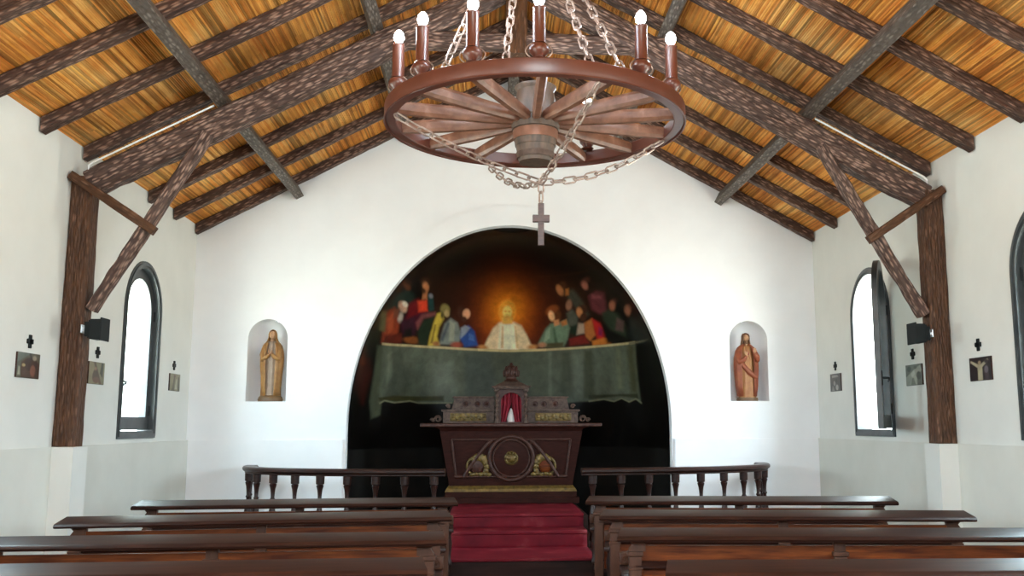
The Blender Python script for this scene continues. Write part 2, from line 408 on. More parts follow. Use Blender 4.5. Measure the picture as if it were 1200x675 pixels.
# painted shapes of the mural, in metres on the apse wall (x across, z up)
MURAL = [
('p',(34,19,9),0.0944,[-0.933,3.206,-0.371,3.32,0.516,3.292,1.072,3.126,1.218,2.462,-1.149,2.46]),
('p',(22,12,8),0.0292,[-0.566,3.271,-0.45,3.29,-0.44,3.257,-0.566,3.246]),
('p',(44,24,12),0.0197,[0.304,3.279,0.872,3.281,0.875,3.271,0.305,3.262]),
('g',(92,30,12),0.95,[-0.001,2.717,0.3493,0.2938]),
('g',(185,82,18),0.9,[-0.014,2.834,0.1948,0.2312]),
('g',(240,140,34),1,[-0.02,2.911,0.1329,0.1333]),
('e',(250,170,60),0.0306,[-0.02,2.911,0.0972,0.119,0]),
('p',(24,23,14),0.0539,[-1.528,2.641,-1.425,2.759,-1.373,2.708,-1.427,2.449,-1.556,2.373,-1.593,2.462]),
('p',(52,16,10),0.0359,[-1.639,2.204,-1.576,2.3,-1.535,2.269,-1.532,2.093,-1.577,1.942,-1.606,1.775,-1.645,1.94,-1.653,2.098]),
('e',(66,36,22),0.027,[-1.582,2.355,0.0327,0.0534,0]),
('p',(96,42,24),0.018,[-1.591,2.259,-1.57,2.29,-1.575,2.207,-1.602,2.18]),
('p',(50,30,18),0.027,[-1.392,2.849,-1.34,2.886,-1.362,2.769,-1.429,2.675,-1.442,2.723]),
('p',(26,42,36),0.0276,[-1.293,2.881,-1.225,2.97,-1.129,3.039,-1.077,3.007,-1.104,2.888,-1.214,2.832,-1.333,2.796]),
('e',(96,52,32),0.0185,[-1.138,3.069,0.0297,0.0352,0]),
('e',(40,24,14),0.0184,[-1.125,3.099,0.0363,0.0192,0]),
('p',(60,16,30),0.0288,[-1.239,2.727,-1.08,2.858,-0.956,2.84,-1.072,2.645,-1.215,2.573]),
('p',(100,20,24),0.0239,[-1.144,2.905,-1.038,2.975,-1.038,2.83,-1.172,2.739]),
('p',(198,62,36),0.0193,[-1.048,2.948,-0.95,2.977,-0.946,2.859,-1.046,2.837]),
('p',(30,56,52),0.0193,[-0.946,3.04,-0.884,3.024,-0.876,2.876,-0.937,2.851]),
('e',(52,30,18),0.0191,[-0.952,3.135,0.0522,0.0506,0]),
('e',(172,112,70),0.0144,[-0.955,3.103,0.0316,0.0438,0]),
('p',(165,105,65),0.0144,[-0.984,3.058,-0.94,3.066,-0.95,2.981,-1.003,2.973]),
('e',(60,34,20),0.0144,[-0.98,3.059,0.0193,0.0244,0]),
('e',(120,120,125),0.0146,[-0.907,3.021,0.0201,0.0222,0]),
('p',(130,52,30),0.0231,[-1.365,2.754,-1.274,2.84,-1.246,2.743,-1.265,2.566,-1.343,2.473,-1.427,2.457,-1.4,2.598]),
('p',(158,72,42),0.0187,[-1.352,2.716,-1.295,2.78,-1.302,2.63,-1.361,2.549]),
('p',(90,84,54),0.0181,[-1.389,2.75,-1.352,2.774,-1.388,2.577,-1.435,2.579]),
('p',(84,30,20),0.0237,[-1.398,2.54,-1.231,2.589,-1.236,2.47,-1.42,2.45]),
('e',(180,140,115),0.0162,[-1.2,2.86,0.0402,0.0517,0]),
('e',(205,190,170),0.0143,[-1.177,2.893,0.0259,0.0261,0]),
('e',(168,156,142),0.0153,[-1.233,2.754,0.0227,0.0513,0.3]),
('p',(110,62,45),0.0188,[-1.284,2.814,-1.229,2.845,-1.253,2.75,-1.301,2.73]),
('p',(50,24,34),0.0241,[-1.224,2.713,-1.084,2.788,-1.092,2.588,-1.2,2.52]),
('e',(120,66,28),0.0198,[-1.129,2.528,0.0803,0.042,0]),
('p',(20,18,14),0.0195,[-1.195,2.63,-1.125,2.657,-1.128,2.565,-1.216,2.546]),
('p',(30,40,26),0.0247,[-1.005,2.763,-0.873,2.822,-0.915,2.661,-0.965,2.476,-1.058,2.488,-1.063,2.646]),
('p',(112,62,60),0.0197,[-1.078,2.717,-1.011,2.816,-0.863,2.86,-0.854,2.824,-0.995,2.773,-1.063,2.646]),
('p',(182,156,58),0.0179,[-0.844,2.843,-0.782,2.867,-0.769,2.794,-0.824,2.696,-0.849,2.59,-0.821,2.495,-0.956,2.467,-0.935,2.574,-0.885,2.738]),
('p',(120,100,34),0.012,[-0.876,2.72,-0.857,2.722,-0.898,2.509,-0.927,2.507]),
('e',(116,104,58),0.018,[-0.753,2.893,0.0539,0.0604,0]),
('e',(150,128,84),0.014,[-0.734,2.853,0.029,0.0389,0]),
('e',(70,62,36),0.013,[-0.787,2.83,0.0173,0.037,0]),
('e',(150,95,55),0.0152,[-0.86,2.507,0.0424,0.0252,0]),
('p',(108,114,106),0.0202,[-0.801,2.612,-0.76,2.739,-0.691,2.805,-0.613,2.758,-0.563,2.625,-0.604,2.505,-0.821,2.504]),
('p',(70,78,82),0.0162,[-0.811,2.554,-0.731,2.75,-0.701,2.752,-0.782,2.536]),
('p',(136,138,120),0.0151,[-0.701,2.771,-0.643,2.746,-0.654,2.543,-0.713,2.54]),
('p',(42,70,128),0.0184,[-0.563,2.683,-0.483,2.735,-0.412,2.67,-0.37,2.503,-0.533,2.478,-0.584,2.585]),
('p',(70,98,150),0.0154,[-0.483,2.648,-0.422,2.621,-0.411,2.552,-0.483,2.569]),
('p',(130,136,146),0.0153,[-0.573,2.702,-0.523,2.733,-0.463,2.707,-0.523,2.627,-0.574,2.585]),
('e',(62,34,22),0.0182,[-0.562,2.874,0.0496,0.0703,0]),
('e',(198,140,104),0.0142,[-0.507,2.863,0.044,0.0565,0.25]),
('e',(72,40,26),0.0132,[-0.533,2.8,0.028,0.0324,0]),
('e',(140,66,48),0.0174,[-0.624,2.505,0.0651,0.0336,0]),
('p',(60,57,46),0.0247,[0.655,3.103,0.738,3.121,0.841,2.998,0.936,2.836,0.885,2.785,0.772,2.933,0.699,3.02]),
('e',(70,40,22),0.0177,[0.603,3.159,0.0574,0.0477,-0.6]),
('e',(160,102,62),0.0148,[0.592,3.121,0.0328,0.0617,-0.6]),
('p',(150,90,40),0.0148,[0.653,3.129,0.69,3.135,0.696,3.064,0.658,3.059]),
('p',(90,42,44),0.0243,[0.909,3.033,0.982,3.072,1.067,3.039,1.103,2.902,1.131,2.802,1.034,2.834,0.959,2.887]),
('p',(120,64,64),0.0155,[0.943,3.045,1.048,3.011,1.051,2.986,0.948,3.002]),
('e',(70,36,26),0.0173,[0.856,3.181,0.0528,0.0363,-0.5]),
('e',(150,92,72),0.0145,[0.861,3.144,0.0266,0.0455,-0.6]),
('p',(72,72,60),0.0201,[0.68,2.865,0.745,2.907,0.817,2.828,0.806,2.677,0.717,2.73]),
('e',(136,94,70),0.0149,[0.704,2.956,0.0345,0.055,0]),
('p',(22,34,20),0.0202,[0.727,2.71,0.822,2.743,0.819,2.609,0.731,2.633]),
('p',(98,116,92),0.0205,[0.44,2.693,0.498,2.759,0.607,2.769,0.684,2.799,0.728,2.701,0.704,2.566,0.667,2.488,0.384,2.491,0.363,2.536,0.402,2.615]),
('p',(70,88,64),0.0133,[0.53,2.709,0.55,2.709,0.596,2.53,0.556,2.531]),
('p',(130,146,120),0.0133,[0.451,2.673,0.499,2.72,0.493,2.593,0.424,2.535]),
('p',(72,66,40),0.0165,[0.465,2.534,0.665,2.538,0.657,2.478,0.456,2.484]),
('e',(126,64,28),0.0182,[0.512,2.907,0.0794,0.0546,-0.4]),
('e',(90,48,22),0.0182,[0.584,2.842,0.0395,0.057,0]),
('e',(228,168,116),0.0142,[0.509,2.845,0.0339,0.0572,-0.3]),
('p',(190,124,78),0.0142,[0.536,2.796,0.596,2.803,0.608,2.745,0.549,2.728]),
('p',(165,100,50),0.0142,[0.617,2.774,0.684,2.799,0.697,2.741,0.638,2.724]),
('e',(168,112,80),0.0165,[0.409,2.515,0.047,0.028,0]),
('p',(152,128,108),0.0181,[0.821,2.752,0.888,2.738,0.903,2.632,0.809,2.619]),
('p',(158,92,44),0.02,[0.887,2.747,0.967,2.787,1.025,2.604,0.964,2.541,0.906,2.584]),
('p',(158,30,26),0.0198,[0.967,2.787,1.061,2.731,1.132,2.593,1.119,2.519,1.037,2.555,1.003,2.662]),
('p',(110,26,60),0.0158,[1.046,2.696,1.093,2.653,1.089,2.579,1.052,2.601]),
('p',(172,100,36),0.0171,[0.983,2.54,1.168,2.571,1.191,2.484,0.995,2.481]),
('p',(104,26,18),0.0204,[0.723,2.575,0.895,2.614,0.956,2.513,0.736,2.495]),
('e',(60,34,20),0.0178,[0.85,2.889,0.0588,0.0597,0]),
('e',(176,114,68),0.0139,[0.828,2.868,0.032,0.0555,-0.3]),
('e',(66,36,20),0.0139,[0.874,2.814,0.0374,0.0419,0]),
('p',(42,50,36),0.0243,[1.068,2.838,1.132,2.863,1.217,2.813,1.302,2.677,1.341,2.529,1.172,2.635,1.093,2.754]),
('e',(58,32,24),0.0161,[1.169,2.929,0.0348,0.0371,0]),
('e',(140,86,62),0.0143,[1.16,2.895,0.0255,0.0491,-0.3]),
('p',(84,62,58),0.0192,[1.224,2.761,1.29,2.713,1.295,2.608,1.221,2.638]),
('p',(16,14,10),0.0295,[1.078,2.729,1.189,2.624,1.356,2.526,1.362,2.462,1.147,2.498,1.104,2.615]),
('p',(32,35,32),0.028,[1.339,2.749,1.411,2.701,1.48,2.568,1.525,2.454,1.434,2.458,1.345,2.564]),
('e',(52,28,20),0.0157,[1.313,2.839,0.0271,0.0344,0]),
('e',(150,96,72),0.014,[1.304,2.814,0.0187,0.0482,-0.4]),
('p',(232,204,158),0.0207,[-0.308,2.464,-0.248,2.595,-0.187,2.71,-0.116,2.775,-0.044,2.795,0.059,2.786,0.153,2.742,0.217,2.638,0.27,2.527,0.344,2.456,0.272,2.427,-0.267,2.425]),
('p',(246,228,192),0.0205,[-0.105,2.755,0.07,2.756,0.106,2.458,-0.132,2.457]),
('p',(214,180,128),0.0123,[-0.084,2.736,-0.064,2.736,-0.06,2.478,-0.091,2.478]),
('p',(214,180,128),0.0123,[0.07,2.737,0.086,2.737,0.127,2.478,0.096,2.478]),
('e',(240,150,48),0.0255,[-0.02,2.887,0.0922,0.1148,0]),
('e',(255,205,110),0.0163,[-0.02,2.896,0.0553,0.0725,0]),
('p',(240,176,80),0.0164,[-0.086,2.833,0.048,2.834,0.039,2.766,-0.074,2.765]),
('e',(238,168,76),0.0143,[-0.019,2.834,0.0328,0.0271,0]),
('e',(222,150,66),0.0102,[-0.044,2.906,0.0113,0.0066,0]),
('e',(222,150,66),0.0102,[0.005,2.906,0.0113,0.0067,0]),
('e',(186,122,66),0.0176,[-0.308,2.484,0.0576,0.027,0.1]),
('e',(186,122,66),0.0176,[0.292,2.492,0.0576,0.0271,-0.1]),
('p',(66,70,54),0.017,[-1.464,2.423,-1.414,2.434,-1.453,1.669,-1.537,1.621,-1.552,1.816,-1.511,2.096]),
('p',(80,85,71),0.0152,[-1.42,2.446,-1.149,2.46,-0.773,2.463,-0.37,2.453,0.013,2.445,0.457,2.454,0.854,2.465,1.217,2.472,1.412,2.471,1.501,1.798,1.455,1.849,1.392,1.818,1.317,1.86,1.24,1.827,1.132,1.855,0.964,1.834,0.466,1.799,-0.365,1.8,-0.771,1.817,-1.061,1.813,-1.154,1.83,-1.314,1.807,-1.414,1.832,-1.47,1.792]),
('p',(66,70,58),0.0386,[-1.388,2.34,-1.237,2.423,-1.155,2.027,-1.244,1.867,-1.414,1.861]),
('p',(98,102,86),0.029,[-1.388,2.34,-1.339,2.374,-1.346,2.112,-1.397,1.995]),
('p',(92,97,84),0.051,[-0.891,2.285,-0.674,2.294,-0.632,1.941,-0.851,1.917]),
('p',(70,76,68),0.0517,[-0.523,2.399,-0.215,2.405,-0.107,1.925,-0.52,1.891]),
('p',(66,70,56),0.0309,[0.639,2.429,0.738,2.426,0.788,1.878,0.649,1.879]),
('p',(98,102,88),0.0207,[0.488,2.433,0.518,2.432,0.537,1.891,0.496,1.891]),
('p',(60,62,46),0.0304,[0.902,2.438,0.987,2.433,1.039,1.873,0.906,1.875]),
('p',(92,94,74),0.0246,[1.236,2.451,1.287,2.427,1.332,1.972,1.282,1.945]),
('p',(64,64,44),0.029,[1.348,2.456,1.407,2.455,1.476,1.915,1.407,1.919]),
('p',(88,92,78),0.0307,[0.778,2.394,0.876,2.39,0.886,1.937,0.808,1.918]),
('p',(52,50,26),0.0136,[-1.47,1.858,-1.331,1.888,-1.108,1.886,-0.772,1.898,-0.772,1.837,-1.062,1.833,-1.314,1.821,-1.462,1.82]),
('p',(46,46,30),0.0143,[0.963,1.905,1.256,1.906,1.469,1.906,1.485,1.847,1.308,1.884,0.964,1.854]),
('p',(112,112,88),0.0078,[-1.462,1.801,-1.414,1.837,-1.314,1.816,-1.154,1.84,-1.061,1.818,-0.672,1.823,-0.671,1.81,-1.061,1.803,-1.154,1.826,-1.314,1.801,-1.414,1.822,-1.462,1.787]),
('p',(112,112,88),0.0082,[0.964,1.839,1.132,1.86,1.24,1.832,1.317,1.864,1.392,1.822,1.455,1.854,1.508,1.803,1.508,1.788,1.455,1.839,1.393,1.808,1.317,1.852,1.24,1.818,1.132,1.845,0.964,1.824]),
('p',(168,152,112),0.0086,[-1.419,2.46,-1.149,2.476,-0.773,2.479,-0.37,2.469,0.013,2.461,0.456,2.47,0.853,2.481,1.216,2.487,1.41,2.486,1.413,2.462,1.218,2.462,0.854,2.454,0.457,2.443,0.013,2.434,-0.37,2.442,-0.773,2.452,-1.149,2.45,-1.421,2.436]),
('p',(200,176,126),0.0093,[-0.37,2.467,0.013,2.458,0.456,2.466,0.457,2.444,0.013,2.434,-0.37,2.443]),
('p',(92,88,70),0.0096,[1.361,2.483,1.457,2.482,1.504,2.481,1.493,2.467,1.433,2.463,1.362,2.462])]
MURAL_GAIN = 1.15
SKY = (.70, .88, 1.0)
GROUND = (.80, .82, .74)
SKY_STR = 42.0
EXPOSURE = 0.0


# ------------------------------------------------------------------ room
HW = 3.287          # half width of the nave
YB = 10.0           # end wall
YF = -4.0           # entrance wall
ZL = 1.405          # ledge the posts stand on
RZ, RS = 5.30, .54  # underside of rafters at the ridge, slope
AX, AB, AC, AZ = 1.69, 1.75, 2.13, 1.54   # apse: half width, depth, head height, springing
TH = .30

def struct(o):
    o['kind'] = 'structure'
    return o

bm = BM()
box(bm, -HW - TH, HW + TH, YF - TH, YB + 2.2, -.12, 0)
struct(to_obj('floor', bm, M_FLOOR))

bm = BM()
outer = [(-HW - .05, 0), (-AX, 0), (-AX, AZ)]
n = 64
outer += [(AX * math.cos(PI - PI * i / n), AZ + AC * math.sin(PI * i / n)) for i in range(1, n)]
outer += [(AX, AZ), (AX, 0), (HW + .05, 0), (HW + .05, 3.66), (0, 5.44), (-HW - .05, 3.66)]
nl = arch(-2.517, .202, 1.795, 2.44, .205, 18)
nr = arch(2.541, .208, 1.798, 2.45, .205, 18)
prism(bm, outer, YB, YB + .12, 'y', holes=(nl, nr))
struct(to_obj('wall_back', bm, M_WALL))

for nm, cx, w, z0, zs, h in (('trim_1', -2.517, .202, 1.795, 2.44, .205), ('trim_2', 2.541, .208, 1.798, 2.45, .205)):
    bm = BM()                                  # rounded niche behind each opening
    nth, nz = 20, 14
    def npt(i, j):
        th = PI * i / nth
        t = j / nz
        if t <= .6:
            zz = z0 + (zs - z0) * t / .6
            s = 1.0
        else:
            a = (t - .6) / .4 * PI / 2
            zz = zs + h * math.sin(a)
            s = max(math.cos(a), .001)
        return bm.verts.new((cx + w * s * math.cos(th), YB + .1 + .20 * s * math.sin(th), zz))
    g = [[npt(i, j) for j in range(nz + 1)] for i in range(nth + 1)]
    for i in range(nth):
        for j in range(nz):
            bm.faces.new((g[i][j], g[i + 1][j], g[i + 1][j + 1], g[i][j + 1]))
    bm.faces.new([g[i][0] for i in range(nth + 1)])
    struct(to_obj(nm, bm, M_WALL, smooth=.9))

bm = BM()                                      # faint raised band around the apse arch
o2 = [((AX + .16) * math.cos(PI - PI * i / n), AZ + (AC + .215) * math.sin(PI * i / n)) for i in range(n + 1)]
i2 = [(AX * math.cos(PI - PI * i / n), AZ + AC * math.sin(PI * i / n)) for i in range(n + 1)]
prism(bm, o2 + i2[::-1], YB - .012, YB + .002, 'y')
struct(to_obj('trim_3', bm, M_WALL))

bm = BM()                                      # apse shell: half-elliptical wall with a half dome
na, nz = 64, 44
def apt(i, j, off=0.0):
    th = PI * i / na
    t = j / nz
    if t < .4:
        z = AZ * t / .4
        s = 1.0
    else:
        a = (t - .4) / .6 * PI / 2
        z = AZ + (AC + off) * math.sin(a)
        s = max(math.cos(a), .002)
    return ((AX + off) * s * math.cos(th), YB + .1 + (AB - .1 + off) * s * math.sin(th), z)
g = [[bm.verts.new(apt(i, j, .015)) for j in range(nz + 1)] for i in range(na + 1)]
for i in range(na):
    for j in range(nz):
        bm.faces.new((g[i][j], g[i + 1][j], g[i + 1][j + 1], g[i][j + 1]))
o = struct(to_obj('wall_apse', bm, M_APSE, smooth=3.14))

# side walls with arched window openings
WCL, WCR = [8.60, 5.62, 2.70, -.2], [8.53, 5.66, 2.70, -.2]
WW, WZ0, WZS, WH = .45, 1.44, 2.55, .45
for sx, nm in ((-1, 'wall_left'), (1, 'wall_right')):
    bm = BM()
    hs = [arch(c, WW, WZ0, WZS, WH, 18) for c in (WCL if sx < 0 else WCR)]
    prism(bm, [(YF, 0), (YB + .1, 0), (YB + .1, 3.66), (YF, 3.66)], sx * HW, sx * (HW + TH), 'x', holes=hs)
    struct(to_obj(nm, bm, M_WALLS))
    bm = BM()
    box(bm, min(sx * HW, sx * (HW - .025)), max(sx * HW, sx * (HW - .025)), YF, YB, 0, ZL)
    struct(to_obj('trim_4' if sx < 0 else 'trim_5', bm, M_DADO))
bm = BM()
box(bm, -HW, -AX - .03, YB - .02, YB, 0, ZL)
struct(to_obj('trim_6', bm, M_WALL))
bm = BM()
box(bm, AX + .03, HW, YB - .02, YB, 0, ZL)
struct(to_obj('trim_7', bm, M_WALL))
bm = BM()
prism(bm, [(-HW - .3, 0), (HW + .3, 0), (HW + .3, 3.66), (0, 5.44), (-HW - .3, 3.66)], YF - TH, YF, 'y',
      holes=[arch(0, 1.4, 2.8, 3.7, .95, 20)])  # unseen gable opening, added to let frontal daylight into the nave
struct(to_obj('wall_front', bm, M_WALL))

# reed ceiling: each cane is its own ridge running the length of the nave
bm = BM()
cl = bm.loops.layers.color.new('tone')
ys = [YF - .2, 0, 3] + [4 + .5 * i for i in range(13)] + [YB + .14]
cb = RZ + .108
for sx in (-1, 1):
    ca = math.atan(RS)
    L_ = 3.42 / math.cos(ca)
    ncane = int(L_ / .0145)
    dx = 3.42 / ncane
    for k in range(ncane):
        rad = R.uniform(.8, 1.1) * .008
        sag = R.uniform(-.003, .003)
        tone = R.choice((1, 1, .95, .9, 1.1, .85, .75, 1.05, .7)) * R.uniform(.9, 1.1)
        warm = R.uniform(.88, 1.0)
        x0, x1 = k * dx, (k + 1) * dx
        rows = []
        ph = R.uniform(0, 6)
        for y in ys:
            w = .0025 * math.sin(y * 1.9 + ph)
            row = []
            for t, d in ((0, 0), (.25, .8), (.5, 1), (.75, .8), (1, 0)):
                x = x0 + (x1 - x0) * t + (w if 0 < t < 1 else 0)
                z = cb - RS * x - rad * d + (sag if d else .004)
                row.append(bm.verts.new((sx * x, y, z)))
            rows.append(row)
        for a, b in zip(rows, rows[1:]):
            tt = tone * R.uniform(.9, 1.1)
            for t in range(4):
                f = bm.faces.new((a[t], a[t + 1], b[t + 1], b[t]))
                f.smooth = True
                for lp in f.loops:
                    lp[cl] = (min(1, tt), min(1, tt * warm), min(1, tt * warm * warm), 1)
    # boards above the canes keep the sky out
    box(bm, 0, 1, YF - .3, YB + 2.0, 0, .05,
        Matrix(((sx * 3.7, 0, 0, 0), (0, 1, 0, 0), (-RS * 3.7, 0, 1, cb + .02), (0, 0, 0, 1))))
struct(to_obj('ceiling', bm, M_CANE))

# ------------------------------------------------------------------ timbers
def beam(name, p0, p1, w, h, m, parent=None, up=(0, 0, 1), rough=.006, step=.05, off=0.0, cham=.18, seed=None, taper=1.0, shear=0.0):
    """hewn timber from p0 to p1 (centre line), local x along it, with an uneven bark surface"""
    p0, p1 = Vector(p0), Vector(p1)
    d = p1 - p0
    Ln = d.length
    X = d.normalized()
    up = Vector(up)
    Y = up.cross(X).normalized()
    Z = X.cross(Y)
    c = (p0 + p1) / 2 + Z * off
    Mx = Matrix(((X.x, Y.x, Z.x, c.x), (X.y, Y.y, Z.y, c.y), (X.z, Y.z, Z.z, c.z), (0, 0, 0, 1)))
    q = cham * min(w, h)
    a, b2 = w / 2, h / 2
    sec = []
    corner = [(a, -b2 + q), (a, b2 - q), (a - q, b2), (-a + q, b2), (-a, b2 - q), (-a, -b2 + q), (-a + q, -b2), (a - q, -b2)]
    for i in range(8):
        s, e = corner[i], corner[(i + 1) % 8]
        nsub = 3 if i % 2 == 0 else 1
        for t in range(nsub):
            sec.append((s[0] + (e[0] - s[0]) * t / nsub, s[1] + (e[1] - s[1]) * t / nsub))
    bm = BM()
    ns = max(2, int(Ln / step))
    sd = Vector((R.uniform(0, 50), R.uniform(0, 50), R.uniform(0, 50)))
    rings = []
    for i in range(ns + 1):
        x = -Ln / 2 + Ln * i / ns
        k = 1 + (taper - 1) * i / ns
        ring = []
        for (y, z) in sec:
            v = Vector((x, y * k, z * k))
            nn = noise.noise(Vector((x * 9, y * 22, z * 22)) + sd) * rough
            nn += noise.noise(Vector((x * 2.2, y * 4, z * 4)) + sd * 2) * rough
            dirv = Vector((0, y, z)).normalized()
            v = v + dirv * nn
            v.x += v.z * shear
            ring.append(bm.verts.new(v))
        rings.append(ring)
    m_ = len(sec)
    for A, B in zip(rings, rings[1:]):
        for k in range(m_):
            bm.faces.new((A[k], A[(k + 1) % m_], B[(k + 1) % m_], B[k]))
    bm.faces.new(rings[0])
    bm.faces.new(rings[-1][::-1])
    me_o = to_obj(name, bm, m, smooth=.7)
    if parent is not None:
        me_o.parent = parent
        me_o.matrix_parent_inverse = parent.matrix_world.inverted() if parent.location.length == 0 else Matrix.Translation(-parent.location)
    me_o.matrix_basis = Mx
    return me_o

ORD = ['first', 'second', 'third', 'fourth', 'fifth', 'sixth', 'seventh', 'eighth', 'ninth', 'tenth']
ca = math.atan(RS)
for sx, side in ((-1, 'left'), (1, 'right')):
    for k in range(9):
        y = 9.945 - .69 * k
        rh = .093
        zz = RZ + rh / 2 / math.cos(ca)
        o = beam('roof_rafter', (sx * (HW - .012), y, zz - RS * HW), (sx * .03, y, zz - RS * .03), .088, rh, M_BARK, up=(0, 0, 1), step=.045, rough=.005, cham=.05, shear=RS)
        if k == 0:
            lb = 'dark bark-carved rafter on the %s roof slope lying along the white end wall' % side
        else:
            lb = 'dark bark-carved rafter on the %s roof slope, %s counted from the end wall' % (side, ORD[k])
        tag(o, lb, 'rafter', 'bark-carved rafters under the reed ceiling')

for sx, x, nm in ((-1, 2.27, 'lower'), (-1, 1.13, 'upper'), (1, 2.27, 'lower'), (1, 1.13, 'upper')):
    z = RZ - RS * x - .085
    o = beam('roof_purlin', (sx * x, 3.2, z), (sx * x, 9.985, z), .088, .125, M_PURLIN, up=(sx * RS, 0, 1), rough=.003, step=.1, cham=.06)
    tag(o, 'grey-brown plank purlin running lengthwise, the %s one under the %s roof slope' % (nm, 'left' if sx < 0 else 'right'), 'purlin', 'lengthwise purlins under the rafters')
o = beam('ridge_beam', (0, 3.2, 5.185), (0, 9.985, 5.185), .11, .16, M_PURLIN, rough=.003, step=.3, cham=.06)
tag(o, 'grey-brown ridge beam running lengthwise at the top of the roof above the chandelier', 'ridge beam')

YT = 7.065
truss = thing('roof_truss', (0, YT, 0), 'dark bark-carved timber roof truss standing on posts against both side walls', 'roof truss')
TT, TS, TD = 5.13, .535, .19
cs = math.cos(math.atan(TS))
for sx in (-1, 1):
    zc = TT - .105 / cs
    beam('post', (sx * 3.208, YT, ZL + .002), (sx * 3.208, YT, 3.36), .155, .155, M_POST, truss, up=(0, 1, 0), rough=.005, cham=.1)
    beam('principal_rafter', (sx * 3.17, YT, zc - TS * 3.17), (sx * .0, YT, zc), .165, .20, M_BARKT, truss, rough=.010, step=.04)
    beam('brace', (sx * 3.10, YT - .02, 2.38), (sx * 2.33, YT - .05, 3.70), .085, .095, M_BARKT, truss, up=(0, 1, 0), rough=.008, step=.04)
    beam('tie_batten', (sx * 3.27, YT - .115, 3.355), (sx * 2.655, YT - .115, 2.945), .055, .065, M_POST, truss, rough=.003, cham=.1)
beam('collar_beam', (-1.12, YT, 4.50), (1.12, YT, 4.50), .13, .13, M_BARKT, truss, rough=.008)
beam('king_post', (-.04, YT, 4.39), (-.04, YT, 5.08), .165, .15, M_POST, truss, up=(0, 1, 0), rough=.004, cham=.1)

# white conduit along the top of the truss, one each side
for sx, side in ((-1, 'left'), (1, 'right')):
    bm = BM()
    zc = lambda x: TT + .022 - TS * x
    pts = [(sx * 3.13, YT - .05, zc(3.13) - .075), (sx * 3.175, YT - .05, zc(3.175) - .04), (sx * 3.178, YT - .05, zc(3.17) - .012), (sx * 3.15, YT - .05, zc(3.15) + .002)]
    pts += [(sx * (3.1 - .1 * i), YT - .05, zc(3.1 - .1 * i) + .002) for i in range(9)]
    tube(bm, pts, .0075, 8)
    o = to_obj('white_conduit', bm, M_WHITE, smooth=1)
    tag(o, 'thin white conduit pipe along the top edge of the truss, %s slope' % side, 'conduit', 'white conduits on the truss')

# pilaster under each truss post
for sx, nm in ((-1, 'trim_8'), (1, 'trim_9')):
    bm = BM()
    x0, x1 = sorted((sx * (HW - .02), sx * (HW - .17)))
    box(bm, x0, x1, YT - .12, YT + .12, 0, ZL)
    struct(to_obj(nm, bm, M_WALLS))

# ------------------------------------------------------------------ windows
def frame_ring(bm, cx, w, z0, zs, h, t, d0, d1, sx):
    o1 = arch(cx, w, z0, zs, h, 24)
    i1 = arch(cx, w - t, z0 + t, zs, h - t, 24)
    prism(bm, o1, d0, d1, 'x', holes=[i1])

def window(nm, sx, cy, opened=False):
    """arched frame set in the wall; sash hung on the far jamb (near jamb when it stands open)"""
    x = sx * HW
    bm = BM()
    frame_ring(bm, cy, WW - .003, WZ0 + .003, WZS, WH - .003, .062, x - sx * .012, x + sx * .13, sx)
    fr = struct(to_obj(nm, bm, M_FRAME, smooth=.5))
    bm = BM()
    frame_ring(bm, cy, WW - .02, WZ0 + .02, WZS, WH - .02, .022, x - sx * .020, x - sx * .010, sx)
    to_obj('frame_bead', bm, M_FRAME, fr, smooth=.5)
    W = WW - .07
    d = 1 if opened else -1                      # sash reaches from the hinge towards +y or -y
    bm = BM()
    prism(bm, arch(d * W, W, WZ0 + .075, WZS, WH - .07, 24), -.022, .022, 'x', holes=[arch(d * W, W - .075, WZ0 + .175, WZS, WH - .145, 24)])
    sash = to_obj('sash', bm, M_FRAME, fr, smooth=.5)
    bm = BM()
    prism(bm, arch(d * W, W - .073, WZ0 + .173, WZS, WH - .143, 24), -.027, .027, 'x', holes=[arch(d * W, W - .088, WZ0 + .188, WZS, WH - .158, 24)])
    to_obj('glazing_bead', bm, M_FRAME, sash, smooth=.5)
    bm = BM()
    prism(bm, arch(d * W, W - .07, WZ0 + .17, WZS, WH - .14, 24), -.003, .003, 'x')
    to_obj('pane', bm, M_GLASS, sash)
    s = -sx
    yh = d * (2 * W - .04)
    bm = BM()
    x0, x1 = sorted((s * .021, s * .03))
    box(bm, x0, x1, yh - .016, yh + .016, 1.86, 1.98, bev=.003)
    tube(bm, [(s * .025, yh, 1.92), (s * .07, yh, 1.92), (s * .078, yh + d * .004, 1.915), (s * .08, yh + d * .03, 1.90), (s * .078, yh + d * .07, 1.89)], .009, 8)
    to_obj('handle', bm, M_STEEL if (sx > 0 and not opened) else M_BLACK, sash, smooth=1)
    bm = BM()
    for hz in (WZ0 + .2, 2.5):
        lathe(bm, [(.011, hz), (.011, hz + .09)], Matrix.Translation((s * .024, 0, 0)), 8)
    to_obj('hinge', bm, M_BLACK, sash)
    if opened:
        sash.location = (x - sx * .05, cy - W - .05, 0)
        sash.rotation_euler = (0, 0, sx * math.radians(152))
    else:
        sash.location = (x + sx * .06, cy + W, 0)
    return fr

window('window_1', -1, WCL[0])
window('window_2', 1, WCR[0], opened=True)
window('window_3', -1, WCL[1])
window('window_4', 1, WCR[1])

